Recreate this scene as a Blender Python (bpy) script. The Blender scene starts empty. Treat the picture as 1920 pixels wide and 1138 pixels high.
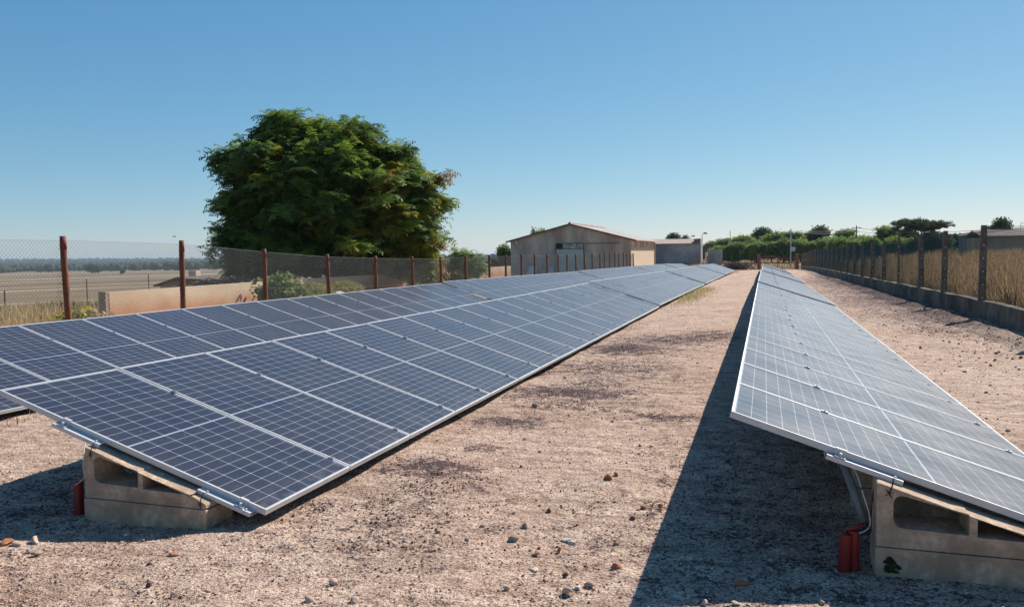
import bpy, math, random
import numpy as np
from mathutils import Vector, Matrix
from mathutils.geometry import tessellate_polygon
random.seed(7); rng = np.random.default_rng(7)
scene = bpy.context.scene
COL = scene.collection
R = math.radians

# ------------------------------------------------------------------ camera frame (eye at the origin; everything is lifted at the end)
FPX = 1567.34
yaw, pitch, roll = R(-16.825), R(-3.469), R(-0.6306)
_f = Vector((math.sin(yaw)*math.cos(pitch), math.cos(yaw)*math.cos(pitch), math.sin(pitch)))
_r = Vector((math.cos(yaw), -math.sin(yaw), 0)); _u = _r.cross(_f)
c_, s_ = math.cos(roll), math.sin(roll)
CR = c_*_r + s_*_u; CU = -s_*_r + c_*_u; CF = _f
EYE = 1.62
def ray(u, v): return CF + CR*((u-960)/FPX) - CU*((v-569)/FPX)
def at_y(u, v, Y): d = ray(u, v); return d*(Y/d.y)
def at_z(u, v, z=-EYE): d = ray(u, v); return d*(z/d.z)

def ip(x, xs, ys): return float(np.interp(x, xs, ys))
YP = [-60, 23.3, 42.4, 61.5, 80.6, 100]
ZLOW = [-1.50, -1.50, -1.63, -1.725, -1.86, -2.13]
def yard_z(y): return np.interp(y, YP+[125, 160, 400, 6000], [-1.62, -1.62, -1.75, -1.845, -1.98, -2.25, -2.25, -1.15, -1.0, -6])
def wav(x, y):
    return (0.012*np.sin(x*1.9+1.3*np.sin(y*.7))*np.cos(y*1.3+.5) + 0.008*np.sin(x*4.3+y*2.1) + 0.005*np.sin(y*6.1-x*3.3))
def sstep(a, b, x):
    t = np.clip((x-a)/(b-a), 0, 1); return t*t*(3-2*t)
def terrain(x, y):
    x = np.asarray(x, float); y = np.asarray(y, float)
    s = np.maximum(0, -18-x)
    drop = np.interp(s, [0, 10, 30, 80, 300, 700, 1500, 2500, 4500, 7000], [0, -.5, -1.8, -4.0, -9, -15.5, -23.5, -23, -9, -6])
    yz = yard_z(y); yzl = np.minimum(yz, -1.62); yzl = np.where(y > 100, -2.25, yzl)
    w = sstep(0, 30, s)
    z = yz*(1-w) + yzl*w + drop
    rr = sstep(5.0, 20, x)
    z = z + rr*(np.maximum(-1.0, yz)-yz)
    return z + np.where((x > -16) & (x < 5) & (y > -9) & (y < 103), wav(x, y), 0) + .04*sstep(8, 60, np.hypot(x, y))*np.sin(x*.21+np.sin(y*.17)*2)
def T(x, y): return float(terrain(x, y))

# ------------------------------------------------------------------ node helpers
def new_mat(name):
    m = bpy.data.materials.new(name); m.use_nodes = True
    nt = m.node_tree; b = nt.nodes['Principled BSDF']
    return m, nt, b
def coords(nt, kind='Object', scale=(1, 1, 1)):
    tc = nt.nodes.new('ShaderNodeTexCoord'); mp = nt.nodes.new('ShaderNodeMapping')
    mp.inputs['Scale'].default_value = scale
    nt.links.new(tc.outputs[kind], mp.inputs['Vector']); return mp.outputs['Vector']
def noise(nt, vec, scale, detail=4, rough=.6):
    n = nt.nodes.new('ShaderNodeTexNoise'); n.inputs['Scale'].default_value = scale
    n.inputs['Detail'].default_value = detail; n.inputs['Roughness'].default_value = rough
    if vec is not None: nt.links.new(vec, n.inputs['Vector'])
    return n.outputs['Fac']
def ramp(nt, fac, stops):
    r = nt.nodes.new('ShaderNodeValToRGB'); cr = r.color_ramp
    cr.elements[0].position = stops[0][0]; cr.elements[0].color = (*stops[0][1], 1)
    cr.elements[1].position = stops[-1][0]; cr.elements[1].color = (*stops[-1][1], 1)
    for p, c in stops[1:-1]:
        e = cr.elements.new(p); e.color = (*c, 1)
    nt.links.new(fac, r.inputs['Fac']); return r.outputs['Color']
def mixc(nt, fac, a, b, mode='MIX'):
    m = nt.nodes.new('ShaderNodeMix'); m.data_type = 'RGBA'; m.blend_type = mode
    for val, s in ((fac, m.inputs[0]), (a, m.inputs[6]), (b, m.inputs[7])):
        if isinstance(val, (int, float)): s.default_value = val
        elif isinstance(val, tuple): s.default_value = (*val, 1)
        else: nt.links.new(val, s)
    return m.outputs[2]
def math_(nt, op, a, b=None, c=None):
    m = nt.nodes.new('ShaderNodeMath'); m.operation = op
    for i, v in enumerate((a, b, c)):
        if v is None: continue
        if isinstance(v, (int, float)): m.inputs[i].default_value = v
        else: nt.links.new(v, m.inputs[i])
    return m.outputs[0]
def bump(nt, b, h, strength=.5, dist=.01):
    n = nt.nodes.new('ShaderNodeBump'); n.inputs['Strength'].default_value = strength
    n.inputs['Distance'].default_value = dist
    nt.links.new(h, n.inputs['Height']); nt.links.new(n.outputs['Normal'], b.inputs['Normal'])
def noisy(name, ca, cb, scale=5, rough=.85, bs=.4, bd=.01, metal=0, kind='Object', sc=(1, 1, 1), big=None, detail=6, spec=None):
    m, nt, b = new_mat(name); v = coords(nt, kind, sc)
    n = noise(nt, v, scale, detail)
    col = ramp(nt, n, [(.3, ca), (.7, cb)])
    if big:
        n2 = noise(nt, v, big[0], 3); col = mixc(nt, ramp(nt, n2, [(.42, (0, 0, 0)), (.62, (1, 1, 1))]), col, big[1])
    nt.links.new(col, b.inputs['Base Color']); b.inputs['Roughness'].default_value = rough
    b.inputs['Metallic'].default_value = metal
    if spec is not None: b.inputs['Specular IOR Level'].default_value = spec
    if bs: bump(nt, b, noise(nt, v, scale*4, 5), bs, bd)
    return m
def plain(name, c, rough=.6, metal=0): 
    return noisy(name, tuple(x*.85 for x in c), tuple(min(1, x*1.1) for x in c), 8, rough, .1, .002, metal)
def leaf_mat(name, ca, cb, scale=1.2):
    m, nt, b = new_mat(name); v = coords(nt)
    col = ramp(nt, noise(nt, v, scale, 5, .7), [(.3, ca), (.7, cb)])
    nt.links.new(col, b.inputs['Base Color']); b.inputs['Roughness'].default_value = .65; b.inputs['Specular IOR Level'].default_value = .25
    tr = nt.nodes.new('ShaderNodeBsdfTranslucent'); nt.links.new(col, tr.inputs['Color'])
    mx = nt.nodes.new('ShaderNodeMixShader'); mx.inputs[0].default_value = .45
    out = nt.nodes['Material Output']
    nt.links.new(b.outputs[0], mx.inputs[1]); nt.links.new(tr.outputs[0], mx.inputs[2]); nt.links.new(mx.outputs[0], out.inputs['Surface'])
    return m

# ------------------------------------------------------------------ materials
M = {}
# gravel yard
m, nt, b = new_mat('yard gravel'); v = coords(nt)
grain = noise(nt, v, 62, 3, .8); mid = noise(nt, v, 9, 4, .65); big = noise(nt, v, .55, 4)
base = ramp(nt, big, [(.3, (.53, .382, .293)), (.5, (.59, .445, .35)), (.7, (.64, .50, .40))])
stain = ramp(nt, mid, [(.40, (.80, .74, .72)), (.60, (1.08, 1.06, 1.04))])
base = mixc(nt, 1.0, base, stain, 'MULTIPLY')
g1 = ramp(nt, grain, [(.36, (.20, .16, .15)), (.455, (.80, .77, .76)), (.58, (1.18, 1.18, 1.17))])
base = mixc(nt, 1.0, base, g1, 'MULTIPLY')
sk = noise(nt, v, 27, 3, .75)
base = mixc(nt, 1.0, base, ramp(nt, sk, [(.33, (.42, .34, .32)), (.41, (1, 1, 1))]), 'MULTIPLY')
fl = noise(nt, coords(nt, 'Object', (1.0, 5.5, 1)), 1.3, 5, .7)
base = mixc(nt, 1.0, base, ramp(nt, fl, [(.38, (.76, .71, .69)), (.50, (1, 1, 1)), (.66, (1.10, 1.10, 1.09))]), 'MULTIPLY')
at = nt.nodes.new('ShaderNodeAttribute'); at.attribute_name = 'dark_gravel_and_shade'
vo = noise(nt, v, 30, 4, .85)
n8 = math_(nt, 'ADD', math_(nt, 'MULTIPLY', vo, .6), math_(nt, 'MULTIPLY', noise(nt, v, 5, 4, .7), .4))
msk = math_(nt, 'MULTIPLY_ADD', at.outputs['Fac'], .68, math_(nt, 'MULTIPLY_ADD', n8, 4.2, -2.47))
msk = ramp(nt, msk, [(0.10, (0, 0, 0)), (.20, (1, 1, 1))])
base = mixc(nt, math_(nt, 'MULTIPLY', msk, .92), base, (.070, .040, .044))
at2 = nt.nodes.new('ShaderNodeAttribute'); at2.attribute_name = 'weedy'
base = mixc(nt, math_(nt, 'MULTIPLY', at2.outputs['Fac'], .75), base, ramp(nt, noise(nt, v, 3, 6, .8), [(.35, (.20, .14, .075)), (.65, (.40, .29, .16))]))
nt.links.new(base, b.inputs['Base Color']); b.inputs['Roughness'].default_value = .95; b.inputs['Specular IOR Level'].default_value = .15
hh = math_(nt, 'ADD', math_(nt, 'MULTIPLY', grain, .35), math_(nt, 'MULTIPLY', mid, 1.0))
bump(nt, b, hh, .95, .045)
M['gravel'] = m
# outer fields
m, nt, b = new_mat('dry fields'); v = coords(nt)
vs = coords(nt, 'Object', (.0022, .016, .01)); vs.node.inputs['Rotation'].default_value = (0, 0, R(-46)); vs.node.vector_type = 'TEXTURE'; vs.node.inputs['Scale'].default_value = (450, 62, 100); vs.node.inputs['Rotation'].default_value = (0, 0, R(46))
col = ramp(nt, noise(nt, vs, 1.0, 4, .6), [(.36, (.15, .105, .065)), (.44, (.26, .185, .12)), (.50, (.20, .14, .09)), (.56, (.30, .225, .15)), (.61, (.50, .41, .30))])
col = mixc(nt, 1.0, col, ramp(nt, noise(nt, v, 1.1, 6, .75), [(.3, (.62, .62, .6)), (.65, (1.1, 1.1, 1.1))]), 'MULTIPLY')
col = mixc(nt, ramp(nt, noise(nt, v, .03, 5, .7), [(.52, (0, 0, 0)), (.66, (.7, .7, .7))]), col, (.14, .135, .07))
nt.links.new(col, b.inputs['Base Color']); b.inputs['Roughness'].default_value = .95; b.inputs['Specular IOR Level'].default_value = .1
bump(nt, b, noise(nt, v, 4, 5), .6, .1); M['field'] = m
# solar cells under glass
m, nt, b = new_mat('solar cells under glass')
uv = nt.nodes.new('ShaderNodeUVMap'); uv.uv_map = 'UVMap'
sp = nt.nodes.new('ShaderNodeSeparateXYZ'); nt.links.new(uv.outputs[0], sp.inputs[0])
U, V = sp.outputs[0], sp.outputs[1]          # metres from the panel corner: U across 0..1.038, V along 0..2.094
PW, PL = 1.038, 2.094
def edge(x, period, off):                       # distance in metres to the nearest line of the grid
    t = math_(nt, 'DIVIDE', math_(nt, 'SUBTRACT', x, off), period)
    f = math_(nt, 'FRACT', t); f = math_(nt, 'MINIMUM', f, math_(nt, 'SUBTRACT', 1.0, f))
    return math_(nt, 'MULTIPLY', f, period)
cu = (PW-.040)/6; cv = (PL-.051)/24
du = edge(U, cu, .020)
Vm = math_(nt, 'SUBTRACT', math_(nt, 'ABSOLUTE', math_(nt, 'SUBTRACT', V, PL/2)), .0055)
dv = edge(Vm, cv, 0.0)
l1 = math_(nt, 'LESS_THAN', du, .0021); l2 = math_(nt, 'LESS_THAN', dv, .0017)
dia = math_(nt, 'LESS_THAN', math_(nt, 'ADD', du, dv), .0085)
ln = math_(nt, 'MAXIMUM', l1, math_(nt, 'MAXIMUM', l2, dia))
ln = math_(nt, 'MAXIMUM', ln, math_(nt, 'LESS_THAN', Vm, 0.001))
mg = math_(nt, 'MINIMUM', math_(nt, 'MINIMUM', U, math_(nt, 'SUBTRACT', PW, U)), math_(nt, 'MINIMUM', V, math_(nt, 'SUBTRACT', PL, V)))
ln = math_(nt, 'MAXIMUM', ln, math_(nt, 'LESS_THAN', mg, .0195))
bus = math_(nt, 'MULTIPLY', math_(nt, 'LESS_THAN', edge(U, cu/9, .020+cu/18), .00045), .35)
oi = nt.nodes.new('ShaderNodeObjectInfo')
ov = coords(nt, 'Object'); wv = nt.nodes.new('ShaderNodeVectorMath'); wv.operation = 'ADD'
nt.links.new(ov, wv.inputs[0])
cmb = nt.nodes.new('ShaderNodeCombineXYZ'); nt.links.new(math_(nt, 'MULTIPLY', oi.outputs['Random'], 57), cmb.inputs[1]); nt.links.new(cmb.outputs[0], wv.inputs[1])
dn = noise(nt, wv.outputs[0], 2.2, 5, .6)
cell = mixc(nt, oi.outputs['Random'], (.0042, .0056, .023), (.0062, .0074, .024))
col = mixc(nt, bus, cell, (.25, .27, .32))
col = mixc(nt, ln, col, (.33, .35, .42))
dust = ramp(nt, dn, [(.3, (.012, .012, .012)), (.75, (.045, .045, .045))])
spk = ramp(nt, noise(nt, wv.outputs[0], 48, 1, .4), [(.775, (0, 0, 0)), (.80, (.55, .55, .55))])
col = mixc(nt, math_(nt, 'MAXIMUM', dust, spk), col, (.52, .46, .40))
# caked dust along the low edge, where the rain leaves it
low = math_(nt, 'MULTIPLY', ramp(nt, V, [(.0, (1, 1, 1)), (.22, (0, 0, 0))]), ramp(nt, noise(nt, wv.outputs[0], 9, 6, .75), [(.45, (0, 0, 0)), (.72, (.22, .22, .22))]))
col = mixc(nt, low, col, (.50, .44, .38))
nt.links.new(col, b.inputs['Base Color'])
nt.links.new(ramp(nt, dn, [(.3, (.28, .28, .28)), (.7, (.37, .37, .37))]), b.inputs['Roughness'])
b.inputs['Sheen Weight'].default_value = .10; b.inputs['Sheen Roughness'].default_value = .45; b.inputs['Sheen Tint'].default_value = (.85, .82, .80, 1)
b.inputs['IOR'].default_value = 1.47
M['cells'] = m
M['backsheet'] = noisy('panel backsheet greyed for shade', (.16, .16, .16), (.22, .22, .22), 4, .7, 0, 0)  # white sheet coloured grey to deepen the shade under the panels
M['alu'] = noisy('anodised aluminium frame', (.48, .48, .48), (.62, .62, .62), 6, .5, .1, .001, .25)
M['steel'] = noisy('galvanised steel', (.34, .35, .37), (.52, .53, .55), 20, .38, .15, .001, .8)
M['concrete'] = noisy('precast concrete', (.38, .262, .175), (.70, .52, .375), 22, .93, .9, .010, big=(5, (.36, .25, .17)), detail=9, spec=.2)
M['moss'] = noisy('moss', (.02, .03, .008), (.06, .07, .02), 40, .95, .8, .01)
M['red'] = noisy('red plastic duct', (.17, .005, .004), (.27, .010, .008), 12, .45, .1, .002)
M['greypipe'] = noisy('grey pipe', (.10, .12, .12), (.17, .19, .19), 12, .5, .1, .002)
M['black'] = noisy('black rubber', (.012, .012, .014), (.03, .03, .032), 20, .5, .1, .001)
M['whitewire'] = plain('white cable', (.55, .54, .48), .5)
M['wood'] = noisy('stained wooden post', (.10, .028, .010), (.27, .080, .030), 14, .75, .7, .01, sc=(1, 1, .25))
M['woodtop'] = noisy('sawn red post end', (.15, .024, .018), (.25, .055, .04), 14, .8, .4, .01)
M['wire'] = noisy('galvanised wire', (.12, .125, .12), (.20, .205, .195), 30, .6, 0, 0)
M['greenwire'] = noisy('green coated wire', (.012, .050, .036), (.03, .085, .06), 30, .5, 0, 0)
M['cpost'] = noisy('old concrete post', (.10, .068, .048), (.26, .185, .13), 9, .95, .6, .01)
M['curb'] = noisy('old concrete plinth', (.11, .088, .062), (.25, .205, .155), 4, .95, .7, .02, big=(.8, (.06, .055, .035)))
M['stucco'] = noisy('beige rendered wall', (.55, .41, .28), (.66, .51, .36), 1.5, .95, .4, .01, big=(.35, (.52, .36, .23)))
M['shedwall'] = noisy('weathered cement render', (.52, .38, .27), (.78, .60, .45), .8, .95, .6, .03, big=(.5, (.42, .295, .21)), sc=(1, 1, .35), detail=9)
M['shedpatch'] = noisy('pale render', (.55, .41, .285), (.66, .50, .36), 1.2, .95, .4, .02)
M['sheetroof'] = noisy('fibre cement roof', (.33, .29, .255), (.50, .44, .39), 1.0, .9, .4, .02)
M['edge'] = noisy('dark rusty verge', (.10, .07, .055), (.19, .13, .10), 4, .85, .3, .01)
M['doorpaint'] = noisy('pale grey green door', (.50, .49, .41), (.60, .59, .50), 1.5, .7, .2, .005)
M['glass'] = noisy('dusty window pane', (.12, .15, .10), (.50, .52, .42), 2.6, .25, 0, 0)
M['dark'] = noisy('dark opening', (.006, .006, .006), (.012, .012, .012), 5, .9, 0, 0)
M['block'] = noisy('grey blockwork', (.29, .27, .27), (.42, .39, .385), .9, .95, .4, .02, big=(.3, (.21, .195, .20)))
M['pinkroof'] = noisy('faded tile roof', (.30, .22, .18), (.46, .36, .30), 2.5, .9, .5, .05)
M['rust'] = noisy('rusty iron', (.16, .06, .03), (.28, .11, .06), 10, .8, .4, .005)
M['brick'] = noisy('red brick pillar', (.20, .085, .06), (.30, .14, .10), 6, .9, .5, .02)
M['bark'] = noisy('bark', (.07, .05, .038), (.15, .115, .09), 6, .95, .8, .03, sc=(1, 1, .3))
M['deadwood'] = noisy('dry branches', (.06, .04, .03), (.15, .10, .075), 8, .9, .5, .01)
M['white'] = plain('white painted metal', (.72, .72, .70), .5)
M['leafA'] = leaf_mat('ailanthus green', (.09, .15, .02), (.22, .32, .045))
M['leafB'] = leaf_mat('ailanthus dark green', (.035, .075, .014), (.085, .15, .026))
M['leafC'] = leaf_mat('turning yellow leaves', (.24, .25, .02), (.38, .33, .035))
M['leafD'] = leaf_mat('turning orange leaves', (.20, .10, .022), (.32, .19, .04))
M['leafE'] = leaf_mat('bush green', (.13, .175, .055), (.26, .32, .11))
M['leafF'] = leaf_mat('pine needles', (.030, .045, .018), (.07, .095, .035))
M['leafG'] = leaf_mat('fresh green', (.15, .23, .04), (.29, .40, .085))
M['forest'] = leaf_mat('pine wood canopy', (.025, .050, .022), (.075, .115, .045), .02)
M['straw'] = leaf_mat('dry straw', (.46, .31, .15), (.70, .50, .27), .8)
M['straw2'] = leaf_mat('brown dry grass', (.24, .14, .07), (.42, .27, .15), .8)
M['weed'] = leaf_mat('green weeds', (.16, .19, .055), (.32, .34, .12), 2)
M['stone_tan'] = noisy('tan stone', (.42, .29, .215), (.56, .42, .33), 14, .9, .6, .01)
M['stone_red'] = noisy('reddish stone', (.33, .115, .05), (.46, .19, .09), 14, .9, .6, .01)
M['stone_grey'] = noisy('grey brown stone', (.27, .18, .13), (.42, .31, .235), 14, .9, .6, .01)
M['stone_pale'] = noisy('pale stone', (.54, .43, .35), (.66, .55, .46), 14, .9, .6, .01)
M['stone_dark'] = noisy('dark stone', (.10, .055, .042), (.19, .11, .085), 14, .9, .6, .01)

# ------------------------------------------------------------------ mesh builder
class MB:
    def __init__(s): s.v = []; s.f = []; s.m = []; s.uv = None
    def add(s, vs, fs, mi=0):
        o = len(s.v); s.v += [tuple(p) for p in vs]; s.f += [tuple(i+o for i in f) for f in fs]; s.m += [mi]*len(fs); return s
    def box(s, x0, x1, y0, y1, z0, z1, mi=0):
        return s.add([(x0,y0,z0),(x1,y0,z0),(x1,y1,z0),(x0,y1,z0),(x0,y0,z1),(x1,y0,z1),(x1,y1,z1),(x0,y1,z1)],
                     [(0,3,2,1),(4,5,6,7),(0,1,5,4),(1,2,6,5),(2,3,7,6),(3,0,4,7)], mi)
    def hexa(s, p, mi=0):
        return s.add(p, [(0,3,2,1),(4,5,6,7),(0,1,5,4),(1,2,6,5),(2,3,7,6),(3,0,4,7)], mi)
    def tube(s, pts, rad, n=8, mi=0, cap=True, jit=0):
        pts = [Vector(p) for p in pts]; rad = rad if isinstance(rad, (list, tuple)) else [rad]*len(pts)
        up = Vector((0, 0, 1)); rings = []
        for i, p in enumerate(pts):
            d = (pts[min(i+1, len(pts)-1)]-pts[max(i-1, 0)]).normalized()
            a = d.cross(up)
            if a.length < .6: a = d.cross(Vector((0, 1, 0)))
            a.normalize(); bb = d.cross(a).normalized()
            rings.append([p + (a*math.cos(t)+bb*math.sin(t))*rad[i]*(1+random.uniform(-jit, jit)) for t in [2*math.pi*k/n for k in range(n)]])
        vs = [q for r_ in rings for q in r_]; fs = []
        for i in range(len(pts)-1):
            for k in range(n): fs.append((i*n+k, i*n+(k+1) % n, (i+1)*n+(k+1) % n, (i+1)*n+k))
        if cap: fs += [tuple(range(n))[::-1], tuple((len(pts)-1)*n+k for k in range(n))]
        return s.add(vs, fs, mi)
    def build(s, name, mats, parent=None, loc=(0, 0, 0), smooth=False, bevel=0):
        me = bpy.data.meshes.new(name); me.from_pydata(s.v, [], s.f)
        mats = mats if isinstance(mats, (list, tuple)) else [mats]
        for q in mats: me.materials.append(M[q])
        if len(mats) > 1: me.polygons.foreach_set('material_index', s.m)
        if smooth: me.polygons.foreach_set('use_smooth', [True]*len(me.polygons))
        me.update()
        o = bpy.data.objects.new(name, me); COL.objects.link(o); o.location = loc
        if parent: o.parent = parent
        if bevel:
            bm = o.modifiers.new('bevel', 'BEVEL'); bm.width = bevel; bm.segments = 2; bm.limit_method = 'ANGLE'
        return o
def np_mesh(name, verts, faces, mats, mi=None, parent=None, loc=(0, 0, 0)):
    verts = np.asarray(verts, np.float32); faces = np.asarray(faces, np.int32); k = faces.shape[1]
    me = bpy.data.meshes.new(name); me.vertices.add(len(verts)); me.vertices.foreach_set('co', verts.ravel())
    me.loops.add(faces.size); me.loops.foreach_set('vertex_index', faces.ravel())
    me.polygons.add(len(faces)); me.polygons.foreach_set('loop_start', np.arange(0, faces.size, k, dtype=np.int32))
    me.polygons.foreach_set('loop_total', np.full(len(faces), k, np.int32))
    for q in mats: me.materials.append(M[q])
    if mi is not None: me.polygons.foreach_set('material_index', np.asarray(mi, np.int32))
    me.update(calc_edges=True)
    o = bpy.data.objects.new(name, me); COL.objects.link(o); o.location = loc
    if parent: o.parent = parent
    return o
def tag(o, label=None, cat=None, group=None, kind=None):
    if label: o['label'] = label
    if cat: o['category'] = cat
    if group: o['group'] = group
    if kind: o['kind'] = kind
    return o
def empty(name, loc, rz=0, **k):
    o = bpy.data.objects.new(name, None); COL.objects.link(o); o.location = loc; o.rotation_euler.z = rz
    o.empty_display_size = .2
    return tag(o, **k)
def copy_tree(o, parent=None):
    c = o.copy(); COL.objects.link(c); c.parent = parent
    for ch in list(o.children): copy_tree(ch, c)
    return c

# ------------------------------------------------------------------ ground
xs = np.concatenate([np.arange(-16, -5.5, .25), np.arange(-5.5, 3, .09), np.arange(3, 5.3, .2)])
ys = np.concatenate([np.arange(-9, 2.4, .5), np.arange(2.4, 9, .09), np.arange(9, 25, .25), np.arange(25, 103, .8), [103]])
X, Y = np.meshgrid(xs, ys); Z = terrain(X, Y)
# raked furrows and heel marks close to the camera
Z = Z + .006*np.sin(X*11+3*np.sin(Y*2.3))*np.sin(Y*9+2*np.sin(X*3.1)) * (Y < 25)
# a little trench of shade where earth was scraped round each row end
nx, ny = len(xs), len(ys); I = np.arange(nx*ny).reshape(ny, nx)
F = np.stack([I[:-1, :-1], I[:-1, 1:], I[1:, 1:], I[1:, :-1]], -1).reshape(-1, 4)
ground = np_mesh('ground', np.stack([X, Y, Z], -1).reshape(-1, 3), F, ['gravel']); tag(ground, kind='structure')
ground.data.polygons.foreach_set('use_smooth', [True]*len(ground.data.polygons))
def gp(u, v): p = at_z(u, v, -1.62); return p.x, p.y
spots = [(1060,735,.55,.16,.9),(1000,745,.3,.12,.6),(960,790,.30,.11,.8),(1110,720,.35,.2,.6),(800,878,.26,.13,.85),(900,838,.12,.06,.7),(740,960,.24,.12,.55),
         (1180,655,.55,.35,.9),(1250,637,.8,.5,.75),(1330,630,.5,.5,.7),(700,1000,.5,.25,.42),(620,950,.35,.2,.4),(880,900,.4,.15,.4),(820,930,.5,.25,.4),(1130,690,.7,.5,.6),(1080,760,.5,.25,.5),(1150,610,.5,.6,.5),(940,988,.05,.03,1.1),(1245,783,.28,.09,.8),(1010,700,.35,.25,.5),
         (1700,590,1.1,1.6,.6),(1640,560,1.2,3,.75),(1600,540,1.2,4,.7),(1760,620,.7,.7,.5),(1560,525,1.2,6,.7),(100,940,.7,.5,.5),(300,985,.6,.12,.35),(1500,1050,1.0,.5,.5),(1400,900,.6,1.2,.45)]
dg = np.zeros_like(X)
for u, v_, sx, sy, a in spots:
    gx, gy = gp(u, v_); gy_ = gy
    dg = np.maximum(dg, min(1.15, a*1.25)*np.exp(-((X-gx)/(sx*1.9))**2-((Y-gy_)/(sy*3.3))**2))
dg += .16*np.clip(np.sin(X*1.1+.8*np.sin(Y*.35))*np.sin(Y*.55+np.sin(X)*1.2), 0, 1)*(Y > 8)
for xl_ in (1.83, -2.81, -7.2): dg = np.maximum(dg, .42*sstep(xl_-2.15, xl_-1.7, X)*(1-sstep(xl_-.25, xl_-.05, X))*(Y > 4.1))  # brown soil under each table, darkened further to paint in the panels' shade
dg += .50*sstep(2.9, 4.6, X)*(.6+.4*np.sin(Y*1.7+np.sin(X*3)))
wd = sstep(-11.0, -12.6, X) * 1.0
for nm, arr in (('dark_gravel_and_shade', dg), ('weedy', wd)):
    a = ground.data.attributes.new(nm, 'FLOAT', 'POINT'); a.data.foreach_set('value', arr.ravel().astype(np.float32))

# outer terrain, polar sheet with a hole under the yard
rad = np.concatenate([np.linspace(0, 30, 31)[1:], np.geomspace(32, 6500, 120)])
ang = np.linspace(-math.pi, math.pi, 361)[:-1]
Rr, A = np.meshgrid(rad, ang, indexing='ij'); X2 = Rr*np.sin(A); Y2 = Rr*np.cos(A); Z2 = terrain(X2, Y2)
inside = (X2 > -15.0) & (X2 < 4.6) & (Y2 > -8) & (Y2 < 102)
Z2 = Z2 - np.where((X2 > -16.2) & (X2 < 5.4) & (Y2 > -9.2) & (Y2 < 103.3), .05, 0)
n1, n2 = X2.shape; I = np.arange(n1*n2).reshape(n1, n2); J = np.roll(I, -1, 1)
F = np.stack([I[:-1], J[:-1], J[1:], I[1:]], -1).reshape(-1, 4)
ins = inside.ravel(); keep = ~(ins[F].all(1)); F = F[keep][:, ::-1]
field = np_mesh('field', np.stack([X2, Y2, Z2], -1).reshape(-1, 3), F, ['field']); tag(field, kind='structure')
field.data.polygons.foreach_set('use_smooth', [True]*len(field.data.polygons))

# ------------------------------------------------------------------ solar arrays
TAU = R(17.916); PP = 1.0545
def panel_mesh():
    me = bpy.data.meshes.new('solar_panel')
    h = -.004
    v = [(-PL+.002, .002, h), (-.002, .002, h), (-.002, PW-.002, h), (-PL+.002, PW-.002, h), (-PL+.01, .01, -.03), (-.01, .01, -.03), (-.01, PW-.01, -.03), (-PL+.01, PW-.01, -.03)]
    me.from_pydata(v, [], [(0, 1, 2, 3), (4, 7, 6, 5)])
    uvl = me.uv_layers.new(name='UVMap')
    for p in me.polygons:
        for li in p.loop_indices:
            co = me.vertices[me.loops[li].vertex_index].co; uvl.data[li].uv = (co.y, -co.x)
    me.materials.append(M['cells']); me.materials.append(M['backsheet']); me.polygons[1].material_index = 1
    return me
PM = panel_mesh()
fb = MB(); w = .012
fb.box(-PL, 0, 0, w, -.035, 0); fb.box(-PL, 0, PW-w, PW, -.035, 0)
fb.box(-PL, -PL+w, w, PW-w, -.035, 0); fb.box(-w, 0, w, PW-w, -.035, 0)
FM_o = fb.build('frame', 'alu'); FRM = FM_o.data; bpy.data.objects.remove(FM_o)
cb = MB(); cb.box(-.022, .022, -.009, PP-PW+.009, .0005, .006); cb.box(-.03, .03, .003, PP-PW-.003, -.05, .0005); cb.tube([(0, (PP-PW)/2, .006), (0, (PP-PW)/2, .013)], .007, 6)
c_o = cb.build('clamp', 'steel'); CLM = c_o.data; bpy.data.objects.remove(c_o)
eb = MB(); eb.box(-.028, .028, -.004, .014, .0005, .006); eb.box(-.028, .028, -.008, -.0005, -.034, .006); eb.box(-.028, .028, -.044, -.008, -.034, -.029)
eb.tube([(0, -.03, -.028), (0, -.03, -.010)], .008, 6)
e_o = eb.build('end_clamp', 'alu'); ECM = e_o.data; bpy.data.objects.remove(e_o)
rb = MB(); rb.box(-.19, .19, -.050, .10, -.040, -.0355); rb.box(-.19, .19, -.050, -.045, -.056, -.040); rb.box(-.19, .19, .06, .065, -.056, -.040); rb.box(-.19, .19, -.050, .10, -.060, -.056); rb.tube([(-.13, -.03, -.040), (-.13, -.03, -.028)], .007, 6); rb.tube([(.15, -.03, -.040), (.15, -.03, -.028)], .007, 6)
r_o = rb.build('mounting_rail', 'alu'); RLM = r_o.data; bpy.data.objects.remove(r_o)
def child(name, me, parent, loc=(0, 0, 0)):
    o = bpy.data.objects.new(name, me); COL.objects.link(o); o.parent = parent; o.location = loc; return o
order = ['nearest', 'second', 'third', 'fourth', 'farthest']
ROWS = {'left': (-7.20, 4.21, 5), 'middle': (-2.81, 4.23, 4), 'right': (1.83, 4.56, 4)}
DX = {'middle': [0, .05, .05, .15, .3], 'left': [0]*6, 'right': [0, 0, .05, .05, .1]}
desc = {'left': 'beside the red wooden posts', 'middle': 'left of the gravel path', 'right': 'beside the concrete post fence'}
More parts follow.
